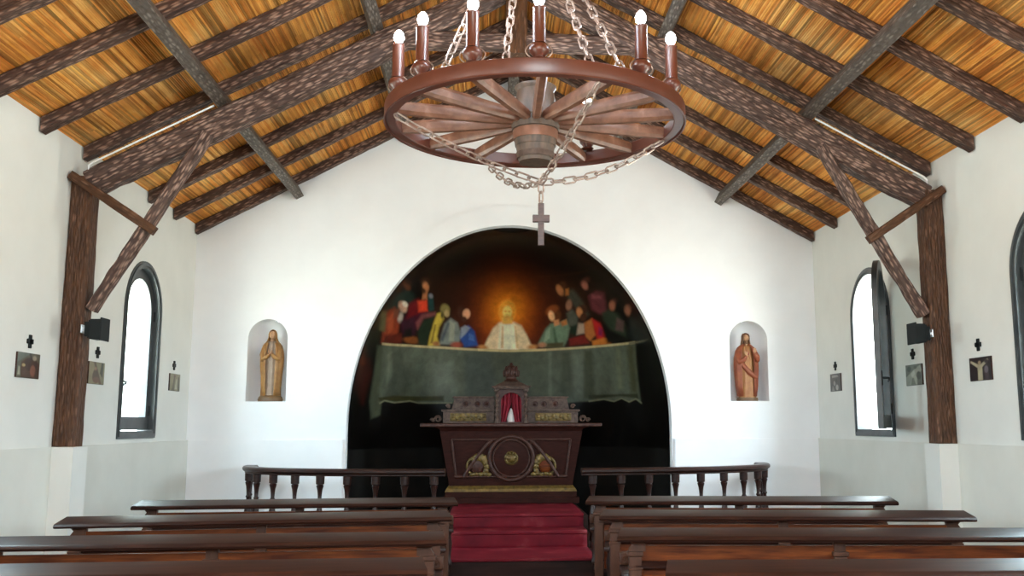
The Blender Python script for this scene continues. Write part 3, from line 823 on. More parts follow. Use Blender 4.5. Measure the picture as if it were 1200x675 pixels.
# ------------------------------------------------------------------ mural
NX, NZ = 420, 300
th = np.linspace(.02, PI - .02, NX)
zz = np.concatenate([np.linspace(1.30, 2.95, 220), np.linspace(2.95, 3.655, NZ - 220 + 1)[1:]])
s_ = np.sqrt(np.clip(1 - (np.clip(zz - AZ, 0, None) / AC) ** 2, .0004, 1))
off = .006
Xg = (AX - off) * s_[:, None] * np.cos(th)[None, :]
Yg = YB + .128 + (AB - .128 - off) * s_[:, None] * np.sin(th)[None, :]
Zg = np.repeat(zz[:, None], NX, 1)
V = np.stack([Xg, Yg, Zg], -1).reshape(-1, 3)
idx = np.arange(NX * NZ).reshape(NZ, NX)
F = np.stack([idx[:-1, :-1], idx[1:, :-1], idx[1:, 1:], idx[:-1, 1:]], -1).reshape(-1, 4)
me = bpy.data.meshes.new('mural')
me.from_pydata(V.tolist(), [], F.tolist())
me.polygons.foreach_set('use_smooth', [True] * len(me.polygons))
set_paint(me, paint(V[:, 0], V[:, 2], MURAL, (9, 6, 4), gain=MURAL_GAIN))
me.materials.append(paint_mat('mural_oil_paint', rough=.36, spec=.35))
o = link(bpy.data.objects.new('mural', me))
tag(o, 'dark painted mural of robed figures at a long cloth-covered table, on the curved apse wall', 'mural')

# ------------------------------------------------------------------ sanctuary floor and steps
PZ, PY = .46, 7.97
bm = BM()
box(bm, -HW + .03, HW - .03, PY, 12.0, .001, PZ)
o = struct(to_obj('floor_2', bm, M_STEP))
bm = BM()
box(bm, -.62, .68, 8.70, 9.03, PZ, .60, bev=.006)
struct(to_obj('floor_3', bm, M_STEP))
bm = BM()
box(bm, -.62, .70, 9.04, 10.9, PZ, .72, bev=.006)
struct(to_obj('floor_4', bm, M_STEP))
bm = BM()
box(bm, -.42, .44, 7.66, PY, 0, .31)
box(bm, -.42, .44, 7.38, 7.66, 0, .155)
struct(to_obj('floor_5', bm, M_STEP))

# red carpet laid over the steps
def carpet_strip(bm, prof, x0, x1, t=.012):
    nrm = []
    top = [(y, z) for y, z in prof]
    nx = 24
    g = []
    for (y, z) in top:
        row = []
        for i in range(nx + 1):
            x = x0 + (x1 - x0) * i / nx
            w = .004 * noise.noise(Vector((x * 7, y * 5, z * 9)))
            row.append(bm.verts.new((x, y - abs(w), z + abs(w) * .8)))
        g.append(row)
    for a, b in zip(g, g[1:]):
        for i in range(nx):
            bm.faces.new((a[i], a[i + 1], b[i + 1], b[i]))
bm = BM()
e = .012
prof = []
def seg(y0, z0, y1, z1, n=5):
    for i in range(n + 1):
        prof.append((y0 + (y1 - y0) * i / n, z0 + (z1 - z0) * i / n))
seg(7.38 - e, .006, 7.38 - e, .155 + e)
seg(7.38, .155 + e, 7.66 - e, .155 + e)
seg(7.66 - e, .165 + e, 7.66 - e, .31 + e)
seg(7.66, .31 + e, 7.97 - e, .31 + e)
p1 = prof
carpet_strip(bm, p1, -.42, .44)
prof = []
seg(7.97 - .02, .46 - .004, 7.97 - .02, .46 + e)
seg(7.97, .46 + e, 8.70 - e, .46 + e)
seg(8.70 - e, .47 + e, 8.70 - e, .60 - .012)
seg(8.70 - .022, .60 - .006, 8.70 - .022, .60 + e)
seg(8.71, .60 + e, 9.04 - e, .60 + e)
seg(9.04 - e, .61 + e, 9.04 - e, .72 - .012)
seg(9.04 - .022, .72 - .006, 9.04 - .022, .72 + e)
seg(9.05, .72 + e, 10.22, .72 + e)
carpet_strip(bm, prof, -.585, .655)
o = to_obj('red_carpet', bm, M_CARPET, smooth=.6)
sol = o.modifiers.new('thick', 'SOLIDIFY')
sol.thickness = .006
sol.offset = 1
tag(o, 'deep red carpet covering the steps up the aisle to the altar', 'carpet')

# ------------------------------------------------------------------ altar
ax, ay, az = .012, 10.30, .733
altar = thing('altar', (ax, ay, az), 'dark carved wooden altar with gold scrolls under the mural', 'altar')
# local coordinates: x across, y away from the nave, z up
bm = BM()
def tbox(bm, hw0, hw1, z0, z1, y0, y1, y0b=None, y1b=None):
    y0b = y0 if y0b is None else y0b
    y1b = y1 if y1b is None else y1b
    a = [bm.verts.new(p) for p in ((-hw0, y0, z0), (hw0, y0, z0), (hw0, y1, z0), (-hw0, y1, z0))]
    c = [bm.verts.new(p) for p in ((-hw1, y0b, z1), (hw1, y0b, z1), (hw1, y1b, z1), (-hw1, y1b, z1))]
    bm.faces.new(a[::-1]); bm.faces.new(c)
    for i in range(4):
        bm.faces.new((a[i], a[(i + 1) % 4], c[(i + 1) % 4], c[i]))
tbox(bm, .655, .762, .18, .755, .03, .58, .0, .60)
to_obj('altar_body', bm, M_ALTAR, altar)
bm = BM()
tbox(bm, .745, .775, .755, .785, -.015, .62, -.03, .63)
tbox(bm, .79, .83, .785, .80, -.04, .63, -.05, .63)
to_obj('cornice', bm, M_ALTAR, altar)
bm = BM()
box(bm, -.968, .968, -.075, .66, .80, .838, bev=.010)
to_obj('table_top', bm, M_ALTAR2, altar)
bm = BM()
tbox(bm, .70, .685, .12, .15, -.02, .60, -.01, .60)
tbox(bm, .685, .66, .15, .18, -.01, .60, .01, .60)
to_obj('base_moulding', bm, M_GOLD, altar)
bm = BM()
tbox(bm, .72, .72, .0, .06, -.06, .62)
tbox(bm, .695, .695, .06, .12, -.03, .60)
to_obj('plinth', bm, M_ALTAR, altar)
# the front leans with the body
def fy(z):
    return .03 - .03 * (z - .18) / .575
def front_tube(bm, pts, r, seg=8):
    tube(bm, [(x, fy(z) - r * .4, z) for x, z in pts], r, seg)
bm = BM()
fr = [(-.635, .665), (.635, .665), (.585, .275), (-.585, .275)]
for i in range(4):
    a, b = fr[i], fr[(i + 1) % 4]
    front_tube(bm, [(a[0] + (b[0] - a[0]) * t / 6, a[1] + (b[1] - a[1]) * t / 6) for t in range(7)], .012)
to_obj('panel_frame', bm, M_ALTAR2, altar, smooth=1)
bm = BM()
for r, w in ((.235, .022), (.195, .011)):
    front_tube(bm, [(r * math.cos(2 * PI * i / 40), .468 + r * .98 * math.sin(2 * PI * i / 40)) for i in range(41)], w)
med = to_obj('medallion_ring', bm, M_ALTAR2, altar, smooth=1)
bm = BM()
Mr = Matrix.Translation((0, fy(.468) - .002, .468)) @ Matrix.Rotation(PI / 2, 4, 'X')
lathe(bm, [(.185, -.004), (.185, .006), (.17, .009)], Mr, 32)
to_obj('medallion_disc', bm, M_ALTAR, altar, smooth=.6)
bm = BM()
lathe(bm, [(.072, 0), (.074, .014), (.062, .024), (.05, .018), (.04, .026), (.02, .034), (.005, .036)], Mr, 24)
for i in range(10):
    a = 2 * PI * i / 10
    ellipsoid(bm, (.056 * math.cos(a), .056 * math.sin(a), .024), .012, .012, .01, 8, 6, Mr)
to_obj('boss', bm, M_GOLD, altar, smooth=1)
for sx in (-1, 1):
    bm = BM()
    # big scroll band from the top of the ring down to the floor of the panel
    pts = []
    for i in range(25):
        t = i / 24
        x = .20 + .30 * t - .04 * math.sin(PI * t)
        z = .655 - .06 * t - .32 * t ** 2.1
        pts.append((sx * x, z))
    front_tube(bm, pts, .020)
    front_tube(bm, [(sx * (.50 + .10 * t / 6), .275 + .0 * t) for t in range(7)], .016)
    front_tube(bm, [(sx * (.245 + .05 * math.cos(PI * .5 + i * .25)), .60 + .05 * math.sin(PI * .5 + i * .25)) for i in range(12)], .012)
    to_obj('scroll', bm, M_ALTAR2, altar, smooth=1)
    bm = BM()
    # gilded volute: fan of lobes curling up beside the medallion
    for i in range(7):
        t = i / 6
        a = math.radians(200 - 150 * t)
        c = (sx * (.345 - .085 * math.cos(a) * -1), .375 + .105 * math.sin(a))
        rr = .030 + .012 * math.sin(PI * t)
        ellipsoid(bm, (c[0], fy(c[1]) - .006, c[1]), rr, .016, rr * 1.15, 12, 8)
    for i in range(5):
        ellipsoid(bm, (sx * (.235 + .045 * i), fy(.3) - .006, .298 + .006 * (i % 2)), .03, .016, .024, 12, 8)
    front_tube(bm, [(sx * (.365 + .105 * math.cos(math.radians(250 - 11 * i))), .385 + .10 * math.sin(math.radians(250 - 11 * i))) for i in range(28)], .014)
    to_obj('volute', bm, M_GOLD, altar, smooth=1)
    bm = BM()
    ellipsoid(bm, (sx * .365, fy(.385) - .002, .39), .068, .022, .078, 16, 10)
    to_obj('shell_boss', bm, M_ALTAR2 if sx < 0 else M_PEWP, altar, smooth=1)

# altar shelves: stepped gradine standing on the table
TZ = az + .838
grad = thing('altar_shelf', (ax, 10.62, TZ + .002), 'low two-step carved shelf with gilded panels standing on the altar behind the tabernacle', 'altar shelf')
for sx in (-1, 1):
    bm = BM()
    x0, x1 = sorted((sx * .18, sx * .745))
    box(bm, x0, x1, 0, .26, 0, .125, bev=.004)
    x0, x1 = sorted((sx * .18, sx * .765))
    box(bm, x0, x1, -.015, .26, .125, .15, bev=.005)
    to_obj('lower_step', bm, M_GREYW, grad)
    bm = BM()
    x0, x1 = sorted((sx * .18, sx * .62))
    tb = [(sx * .18, .15), (sx * .655, .15), (sx * .625, .275), (sx * .18, .275)]
    prism(bm, tb, .06, .26, 'y')
    x0, x1 = sorted((sx * .18, sx * .645))
    box(bm, x0, x1, .045, .26, .275, .295, bev=.004)
    to_obj('upper_step', bm, M_GREYW, grad)
    bm = BM()
    x0, x1 = sorted((sx * .27, sx * .67))
    box(bm, x0, x1, -.010, .002, .022, .108, bev=.004)
    for i in range(9):
        ellipsoid(bm, (sx * (.30 + .042 * i), -.012, .065 + .012 * (-1) ** i), .02, .010, .022, 10, 6)
    to_obj('gilded_panel', bm, M_GOLD, grad, smooth=.8)
    for xx in (.27, .37, .50):
        bm = BM()
        Mr = Matrix.Translation((sx * xx, .058, .21)) @ Matrix.Rotation(PI / 2, 4, 'X')
        lathe(bm, [(.034, 0), (.034, .008), (.02, .006), (.014, .014), (.002, .016)], Mr, 12)
        to_obj('rosette', bm, M_ALTAR2, grad, smooth=1)
    for (cx, cz, r) in ((.80, .047, .038), (.86, .033, .024), (.69, .185, .026)):
        bm = BM()
        tube(bm, [(sx * (cx + (r - .0012 * i) * math.cos(.5 * i)), .03, cz + (r - .0012 * i) * math.sin(.5 * i)) for i in range(22)], .009, 6)
        to_obj('end_scroll', bm, M_GREYW, grad, smooth=1)

tab = thing('tabernacle', (.014, 10.50, TZ + .002), 'small carved tabernacle with red curtains and a crowned roof at the middle of the altar', 'tabernacle')
bm = BM()
prism(bm, [(-.165, 0), (.165, 0), (.165, .37), (-.165, .37)], -.0, .03, 'y', holes=[arch(0, .112, .012, .235, .095, 16)])
box(bm, -.165, -.150, .03, .30, 0, .37)
box(bm, .150, .165, .03, .30, 0, .37)
box(bm, -.15, .15, .28, .30, 0, .37)
box(bm, -.15, .15, .03, .28, 0, .01)
box(bm, -.15, .15, .03, .28, .36, .37)
to_obj('case', bm, M_ALTAR2, tab)
for sx in (-1, 1):
    bm = BM()
    prof = []
    for i in range(29):
        z = .02 + .32 * i / 28
        prof.append((.019 + .006 * math.sin(i * 1.35), z))
    prof = [(.03, 0), (.03, .02)] + prof + [(.03, .345), (.03, .37)]
    lathe(bm, prof, Matrix.Translation((sx * .158, -.03, 0)), 12)
    to_obj('twisted_column', bm, M_GREYW, tab, smooth=1)
    bm = BM()
    nx, nz = 14, 14
    g = []
    for j in range(nz + 1):
        row = []
        z = .012 + .325 * j / nz
        inner = .004 + (.052 if sx < 0 else .035) * max(0, 1 - (z - .012) / .19) ** .9
        for i in range(nx + 1):
            t = i / nx
            x = inner + (.142 - inner) * t
            row.append(bm.verts.new((sx * x, .055 + .010 * math.sin(t * 22), z)))
        g.append(row)
    for j in range(nz):
        for i in range(nx):
            bm.faces.new((g[j][i], g[j][i + 1], g[j + 1][i + 1], g[j + 1][i]))
    to_obj('curtain', bm, M_REDV, tab, smooth=1)
bm = BM()
lathe(bm, [(.045, 0), (.047, .03), (.043, .07), (.025, .11), (.006, .15)], Matrix.Translation((0, .10, .012)), 14)
to_obj('white_veil', bm, mat('white_cloth', (.85, .82, .8), .8), tab, smooth=1)
bm = BM()
box(bm, -.195, .195, -.055, .32, .37, .388, bev=.004)
box(bm, -.215, .215, -.07, .33, .388, .402, bev=.004)
tbox(bm, .19, .085, .402, .452, -.05, .30, .03, .20)
to_obj('roof_cornice', bm, M_GREYW, tab)
bm = BM()
lathe(bm, [(.075, .452), (.085, .465), (.06, .48), (.055, .50), (.075, .53), (.082, .56), (.07, .60), (.045, .625), (.018, .64), (.022, .652), (.005, .668)], Matrix.Translation((0, .11, 0)), 16)
for i in range(8):
    a = 2 * PI * i / 8
    ellipsoid(bm, (.078 * math.cos(a), .11 + .078 * math.sin(a), .545), .017, .017, .04, 8, 8)
    ellipsoid(bm, (.062 * math.cos(a + .4), .11 + .062 * math.sin(a + .4), .60), .014, .014, .028, 8, 8)
to_obj('crown_finial', bm, M_ALTAR2, tab, smooth=1)

# ------------------------------------------------------------------ communion rails
BPROF = [(.036, 0), (.036, .03), (.022, .036), (.026, .05), (.018, .06), (.022, .10), (.033, .16), (.036, .20), (.028, .25), (.019, .30),
         (.017, .33), (.026, .345), (.017, .36), (.019, .40), (.024, .44), (.034, .475), (.026, .485), (.038, .49), (.040, .56)]
def rail(sx, label):
    a, b_ = 2.60, .97
    curve = []
    x_in = .60
    for i in range(121):
        t = i / 120 * PI / 2
        x = a * math.sin(t) ** .74 if t > 0 else 0
        y = 8.76 + 1.16 * (1 - math.cos(t) ** .86)
        curve.append(Vector((sx * x, y, 0)))
    curve = [p for p in curve if abs(p.x) >= x_in]
    d = [0]
    for p, q in zip(curve, curve[1:]):
        d.append(d[-1] + (q - p).length)
    Lr = d[-1]
    def at(s):
        for i in range(len(d) - 1):
            if d[i + 1] >= s:
                t = (s - d[i]) / (d[i + 1] - d[i] + 1e-9)
                return curve[i].lerp(curve[i + 1], t)
        return curve[-1]
    root = thing('communion_rail', (0, 0, PZ), label, 'altar rail', 'curved altar rails')
    def ribbon(z0, z1, w, name, s0=0, s1=None, m=M_PEW):
        s1 = Lr if s1 is None else s1
        bm = BM()
        N_ = 40
        rows = []
        for i in range(N_ + 1):
            s = s0 + (s1 - s0) * i / N_
            p, q = at(max(s - .02, 0)), at(min(s + .02, Lr))
            t = (q - p).normalized()
            nn = Vector((-t.y, t.x, 0))
            c = at(s)
            q4 = (z1 - z0) * .28
            sec = [(-w, z0 + q4), (-w + q4, z0), (w - q4, z0), (w, z0 + q4), (w, z1 - q4), (w - q4, z1), (-w + q4, z1), (-w, z1 - q4)]
            rows.append([bm.verts.new(c + nn * u + Vector((0, 0, z))) for u, z in sec])
        for A, B in zip(rows, rows[1:]):
            for k in range(8):
                bm.faces.new((A[k], A[(k + 1) % 8], B[(k + 1) % 8], B[k]))
        bm.faces.new(rows[0]); bm.faces.new(rows[-1][::-1])
        to_obj(name, bm, m, root, smooth=.5)
    ribbon(.655, .70, .062, 'handrail')
    ribbon(.635, .655, .040, 'rail_moulding')
    ribbon(.0, .055, .055, 'foot_rail')
    nb = 10
    bm = BM()
    lathe(bm, [(r, z * 1.035) for r, z in BPROF], None, 14)
    first = to_obj('baluster', bm, M_PEW, root, smooth=.8)
    for k in range(nb):
        o = first if k == 0 else link(first.copy(), root)
        o.location = at(.10 + (Lr - .16) * k / (nb - 1)) + Vector((0, 0, .055))
    return root
rail(-1, 'dark wooden altar rail with turned balusters curving to the end wall, left of the altar')
rail(1, 'dark wooden altar rail with turned balusters curving to the end wall, right of the altar')

# ------------------------------------------------------------------ pews
def make_pew():
    LN = 2.36
    h = LN / 2
    root = thing('pew', (0, 0, 0), 'x', 'pew', 'dark wooden pews facing the altar')
    bm = BM()                                   # sloping book ledge with rounded nose
    prof = [(-.002, .957), (.004, .947), (.02, .943), (.15, .972), (.152, 1.0), (.145, 1.004), (.02, .975), (.006, .969)]
    sweep_profile(bm, prof, -h, h)
    for v in bm.verts:
        if abs(v.co.x) > h - .001:
            v.co.x -= math.copysign(.03 * max(0, (v.co.y) / .15), v.co.x)
    to_obj('book_ledge', bm, M_PEW, root, smooth=.6)
    bm = BM()
    box(bm, -h + .1, h - .1, .105, .135, .835, .915, bev=.004)
    to_obj('top_rail', bm, M_PEWP, root)
    bm = BM()
    sweep_profile(bm, [(.085, .800), (.082, .812), (.092, .822), (.105, .835), (.14, .835), (.14, .79), (.10, .79)], -h + .1, h - .1)
    to_obj('rail_moulding', bm, M_PEW, root, smooth=.5)
    for k in range(2):
        bm = BM()
        x0 = -h + .14 + k * (h - .1)
        x1 = x0 + h - .22 + .04
        box(bm, x0, x1, .118, .132, .46, .79)
        box(bm, x0 + .05, x1 - .05, .108, .118, .50, .74, bev=.006)
        to_obj('back_panel', bm, M_PEWP, root)
    for xx in (-h + .1, 0, h - .1):
        bm = BM()
        wd = .034
        box(bm, xx - wd, xx + wd, .085, .150, 0, .86, bev=.006)
        box(bm, xx - wd - .008, xx + wd + .008, .077, .158, .862, .885, bev=.004)
        box(bm, xx - wd - .004, xx + wd + .004, .081, .154, .79, .805, bev=.003)
        if xx != 0:
            s = math.copysign(1, xx)
            x0, x1 = sorted((xx - s * .055, xx + s * .045))
            prism(bm, [(x0, .965), (x1, .965), (x1 - .012, .94), (x1 - .03, .92), (x1 - .012, .895), (x1 - .012, .885), (x0, .885)] if s > 0 else
                  [(x0, .965), (x1, .965), (x1, .885), (x0 + .012, .885), (x0 + .012, .895), (x0 + .03, .92), (x0 + .012, .94)], .10, .145, 'y')
        else:
            box(bm, xx - .03, xx + .03, .10, .14, .885, .975)
        to_obj('back_post', bm, M_PEWE, root)
    bm = BM()
    box(bm, -h + .06, h - .06, .15, .58, .42, .452, bev=.01)
    to_obj('seat', bm, M_PEW, root)
    bm = BM()
    box(bm, -h + .12, h - .12, .50, .525, .34, .42)
    to_obj('seat_apron', bm, M_PEW, root)
    for s in (-1, 1):
        xx = s * (h - .1)
        bm = BM()
        prism(bm, [(.15, 0), (.20, 0), (.235, .06), (.45, .06), (.49, 0), (.54, 0), (.53, .30), (.55, .42), (.15, .42)], xx - .022, xx + .022, 'x')
        to_obj('end_panel', bm, M_PEW, root)
        xx = s * (h - .062)
        bm = BM()
        box(bm, xx - .032, xx + .032, .14, .50, .735, .765, bev=.008)
        lathe(bm, [(.024, .452), (.024, .48), (.016, .50), (.022, .58), (.026, .62), (.016, .68), (.024, .71), (.024, .735)], Matrix.Translation((xx, .47, 0)), 12)
        arm = to_obj('armrest', bm, M_PEW, root, smooth=.6)
        bm = BM()
        box(bm, xx - .034, xx + .034, .43, .51, .766, .835, bev=.008)
        Mr = Matrix.Translation((xx, .43, .80)) @ Matrix.Rotation(PI / 2, 4, 'X')
        lathe(bm, [(.02, 0), (.02, .005), (.009, .004), (.007, .009)], Mr, 12)
        to_obj('scroll_block', bm, M_PEWE, arm, smooth=.5)
    return root, LN

pew, LN = make_pew()
PEWS = [  # inner end of the ledge's near edge, yaw in degrees, side, row
    ((.510, 7.374), -6.6, 1, 0), ((.477, 6.179), -7.6, 1, 1), ((.442, 5.058), -5.6, 1, 2), ((.466, 3.81), -3.0, 1, 3),
    ((-.455, 7.359), 2.8, -1, 0), ((-.456, 6.212), 5.4, -1, 1), ((-.437, 4.972), 1.0, -1, 2), ((-.470, 3.985), 1.5, -1, 3)]
ROW = ['in the front row, nearest the altar rail', 'in the second row from the altar', 'in the third row from the altar', 'in the fourth row from the altar']
for k, ((px, py), yaw, s, row) in enumerate(PEWS):
    o = pew if k == 0 else copy_tree(pew)
    a = math.radians(yaw)
    o.location = (px + s * LN / 2 * math.cos(a), py + s * LN / 2 * math.sin(a), 0)
    o.rotation_euler = (0, 0, a)
    o['label'] = 'dark varnished wooden pew %s of the aisle, %s' % ('right' if s > 0 else 'left', ROW[row])

# ------------------------------------------------------------------ chandelier
CX, CY, CR = .055, 5.935, .965
Z0, Z1 = 3.455, 3.548
ch = thing('wheel_chandelier', (CX, CY, Z0), 'big brown cartwheel chandelier with lit candle lamps hanging from chains under the roof', 'chandelier')
H1 = Z1 - Z0
bm = BM()
seg_ = 96
def ringsolid(bm, prof, n=seg_):
    rows = []
    for i in range(n):
        a = 2 * PI * i / n
        rows.append([bm.verts.new((r * math.cos(a), r * math.sin(a), z)) for r, z in prof])
    m_ = len(prof)
    for i in range(n):
        A, B = rows[i], rows[(i + 1) % n]
        for k in range(m_):
            bm.faces.new((A[k], A[(k + 1) % m_], B[(k + 1) % m_], B[k]))
ringsolid(bm, [(CR - .012, 0), (CR - .004, -.003), (CR, .004), (CR, H1 - .004), (CR - .004, H1), (CR - .012, H1)])
ringsolid(bm, [(CR + .003, -.002), (CR + .003, .007), (CR - .006, .007), (CR - .006, -.002)])
to_obj('tyre_band', bm, M_RIM, ch, smooth=.6)
bm = BM()
ringsolid(bm, [(CR - .075, .012), (CR - .07, .006), (CR - .0125, .006), (CR - .0125, H1 - .006), (CR - .07, H1 - .006), (CR - .075, H1 - .012)])
to_obj('wooden_rim', bm, M_RIM, ch, smooth=.6)
NS = 14
bm = BM()
# spoke along +x with paddle shape
secs = [(.10, .026, .030), (.20, .026, .036), (.34, .027, .040), (.50, .029, .042), (.68, .030, .042), (.80, .030, .040), (CR - .07, .028, .036)]
rows = []
for x, w, h in secs:
    rows.append([bm.verts.new((x, y, z + .045)) for y, z in ((-w, -h * .5), (-w * .6, -h), (w * .6, -h), (w, -h * .5), (w, h * .5), (w * .6, h), (-w * .6, h), (-w, h * .5))])
for A, B in zip(rows, rows[1:]):
    for k in range(8):
        bm.faces.new((A[k], A[(k + 1) % 8], B[(k + 1) % 8], B[k]))
bm.faces.new(rows[0]); bm.faces.new(rows[-1][::-1])
sp0 = to_obj('spoke', bm, M_SPOKE, ch, smooth=.5)
for k in range(NS):
    o = sp0 if k == 0 else link(sp0.copy(), ch)
    o.rotation_euler = (0, 0, PI / 2 + 2 * PI * k / NS)
    o.rotation_mode = 'XYZ'
bm = BM()
lathe(bm, [(.085, -.235), (.105, -.232), (.112, -.20), (.128, -.12), (.140, -.03), (.140, .12), (.130, .18), (.12, .24), (.135, .262), (.135, .272), (.02, .274)], None, 32)
hub = to_obj('hub', bm, M_HUB, ch, smooth=.6)
for (r, z, w, m) in ((.137, -.055, .030, M_IRON), (.127, -.105, .022, M_HUB), (.114, -.19, .018, M_GREYW), (.147, .0, .018, M_HUB)):
    bm = BM()
    ringsolid(bm, [(r - .006, z - w), (r + .004, z - w), (r + .010, z + w), (r - .006, z + w)], 32)
    to_obj('hub_band', bm, m, hub, smooth=.6)

# candle lamps at measured angles (0 = towards the nave, positive = to the right)
def make_holder():
    bm = BM()
    lathe(bm, [(.040, 0), (.046, .006), (.030, .016), (.036, .026), (.054, .045), (.058, .066), (.048, .088), (.034, .098)], None, 20)
    h = to_obj('candle_holder', bm, M_RIM, ch, smooth=1)
    bm = BM()
    lathe(bm, [(.040, .098), (.038, .11), (.036, .30), (.039, .306), (.034, .314)], None, 16)
    to_obj('candle_tube', bm, M_RIM, h, smooth=.8)
    for s in (-1, 1):
        bm = BM()
        tube(bm, [(s * (.040 + .034 * math.sin(PI * t / 10)), 0, .012 + .086 * t / 10) for t in range(11)], .0045, 6)
        to_obj('wire_loop', bm, M_CHAIN, h, smooth=1)
    bm = BM()
    lathe(bm, [(.012, .314), (.020, .326), (.030, .345), (.032, .362), (.024, .385), (.010, .402), (.002, .406)], None, 16)
    to_obj('bulb', bm, M_BULB, h, smooth=1)
    return h
hold = make_holder()
for k, (ang, rr) in enumerate(((-1.5, .915), (-25.5, .915), (-49, .915), (-69, .915), (39.5, .915), (63, .915), (151, .86))):
    o = hold if k == 0 else copy_tree(hold, ch)
    a = math.radians(ang)
    o.location = (rr * math.sin(a), -rr * math.cos(a), H1 if rr > .9 else H1 - .006)
    o.rotation_euler = (0, 0, a * .5)

def chain_mesh(pts, ll=.098, lw=.021, wr=.0062):
    """a run of oval links along a polyline of local points"""
    pts = [Vector(p) for p in pts]
    d = [0]
    for p, q in zip(pts, pts[1:]):
        d.append(d[-1] + (q - p).length)
    Lc = d[-1]
    pitch = ll - 3.2 * wr
    nl_ = max(1, int(Lc / pitch))
    pitch = Lc / nl_
    def at(s):
        for i in range(len(d) - 1):
            if d[i + 1] >= s:
                return pts[i].lerp(pts[i + 1], (s - d[i]) / (d[i + 1] - d[i] + 1e-9))
        return pts[-1]
    bm = BM()
    for k in range(nl_):
        p, q = at(k * pitch), at((k + 1) * pitch)
        t = (q - p).normalized()
        c = (p + q) / 2
        ref = Vector((0, 0, 1)) if abs(t.z) < .8 else Vector((0, 1, 0))
        u = t.cross(ref).normalized()
        w = t.cross(u)
        a = PI / 4 * (1 if k % 2 else -1) + .25
        e = u * math.cos(a) + w * math.sin(a)
        st = ll / 2 - lw
        loop = [c + t * (st * (1 if math.cos(th_) >= 0 else -1) + lw * math.cos(th_)) + e * lw * math.sin(th_) for th_ in [2 * PI * i / 14 + .01 for i in range(14)]]
        tube(bm, loop, wr, 6, closed=True)
    return bm
apex = Vector((0 - CX, CY - CY, 5.10 - Z0))
def rim_pt(ang, r=.90, z=H1):
    a = math.radians(ang)
    return Vector((r * math.sin(a), -r * math.cos(a), z))
for ang in (-39, -13.5, 17.5, 31):
    p = rim_pt(ang)
    off_ = Vector((.03 * math.sin(math.radians(ang)), -.03 * math.cos(math.radians(ang)), 0))
    to_obj('hanging_chain', chain_mesh([p, apex + off_]), M_CHAIN, ch, smooth=1)
bm = BM()
tube(bm, [apex + Vector((.05 * math.cos(t), 0, .03 * math.sin(t))) for t in [2 * PI * i / 20 for i in range(20)]], .009, 8, closed=True)
to_obj('ceiling_ring', bm, M_CHAIN, ch, smooth=1)
conv = Vector((.092 - CX, 0, 3.095 - Z0))
for ang, r, z, sag in ((-77, .90, .0, .035), (20.5, .89, .0, .03), (105, .90, 0, .075), (-159.5, .90, .0, .085)):
    p = rim_pt(ang, r, z)
    pts = [p.lerp(conv, t / 12) + Vector((0, 0, -sag * 4 * (t / 12) * (1 - t / 12))) for t in range(13)]
    to_obj('swag_chain', chain_mesh(pts), M_CHAIN, ch, smooth=1)
to_obj('drop_chain', chain_mesh([conv, conv + Vector((0, 0, -.135))], .078, .02), M_CHAIN, ch, smooth=1)

cr = thing('hanging_cross', (CX + conv.x, CY, 2.68), 'small brown wooden cross hanging from a chain below the cartwheel chandelier', 'cross')
bm = BM()
box(bm, -.019, .019, -.014, .014, 0, .275, bev=.003)
to_obj('upright', bm, M_CROSS, cr)
bm = BM()
box(bm, -.054, .054, -.0161, .0161, .152, .198, bev=.003)
to_obj('crossbar', bm, M_CROSS, cr)
bm = BM()
tube(bm, [(.010 * math.cos(t), 0, .282 + .010 * math.sin(t)) for t in [2 * PI * i / 12 for i in range(12)]], .003, 6, closed=True)
to_obj('eyelet', bm, M_CHAIN, cr, smooth=1)

# ------------------------------------------------------------------ statues
def loft(bm, rings, seg=40, folds=0, amp=0.0, a0=0.0, a1=2 * PI, cap=True):
    full = abs(a1 - a0 - 2 * PI) < 1e-6
    G = []
    for k, (z, rx, ry, cx, cy) in enumerate(rings):
        row = []
        for i in range(seg if full else seg + 1):
            a = a0 + (a1 - a0) * i / seg
            f = 1 + amp * math.sin(a * folds + .5 * math.sin(z * 14)) * min(1, .25 + k / len(rings)) if folds else 1
            row.append(bm.verts.new((cx + rx * f * math.cos(a), cy + ry * f * math.sin(a), z)))
        G.append(row)
    m_ = len(G[0])
    for A, B in zip(G, G[1:]):
        for i in range(m_ if full else m_ - 1):
            bm.faces.new((A[i], A[(i + 1) % m_], B[(i + 1) % m_], B[i]))
    if cap and full:
        bm.faces.new(G[0][::-1]); bm.faces.new(G[-1])

def head_bm(c, s=1.0):
    """head facing -y with brow, nose, lips and chin pushed out of one surface"""
    bm = BM()
    ellipsoid(bm, (0, 0, 0), .036 * s, .041 * s, .050 * s, 32, 24)
    for v in bm.verts:
        p = v.co / s
        if p.y < 0:
            if abs(p.x) < .008 and -.014 < p.z < .012:
                v.co.y -= .010 * s * (1 - abs(p.x) / .008) * (.35 + .65 * (.012 - p.z) / .026)
            if abs(abs(p.x) - .014) < .008 and abs(p.z - .008) < .006:
                v.co.y += .005 * s
            if abs(p.x) < .012 and abs(p.z + .024) < .005:
                v.co.y -= .003 * s
            if abs(p.x) < .014 and p.z < -.034:
                v.co.y -= .005 * s
        if p.z < -.01:
            v.co.x *= 1 - .35 * min(1, (-.01 - p.z) / .04)
        v.co += Vector(c)
    lathe(bm, [(.020 * s, -.085 * s), (.018 * s, -.03 * s)], Matrix.Translation(c), 14)
    return bm

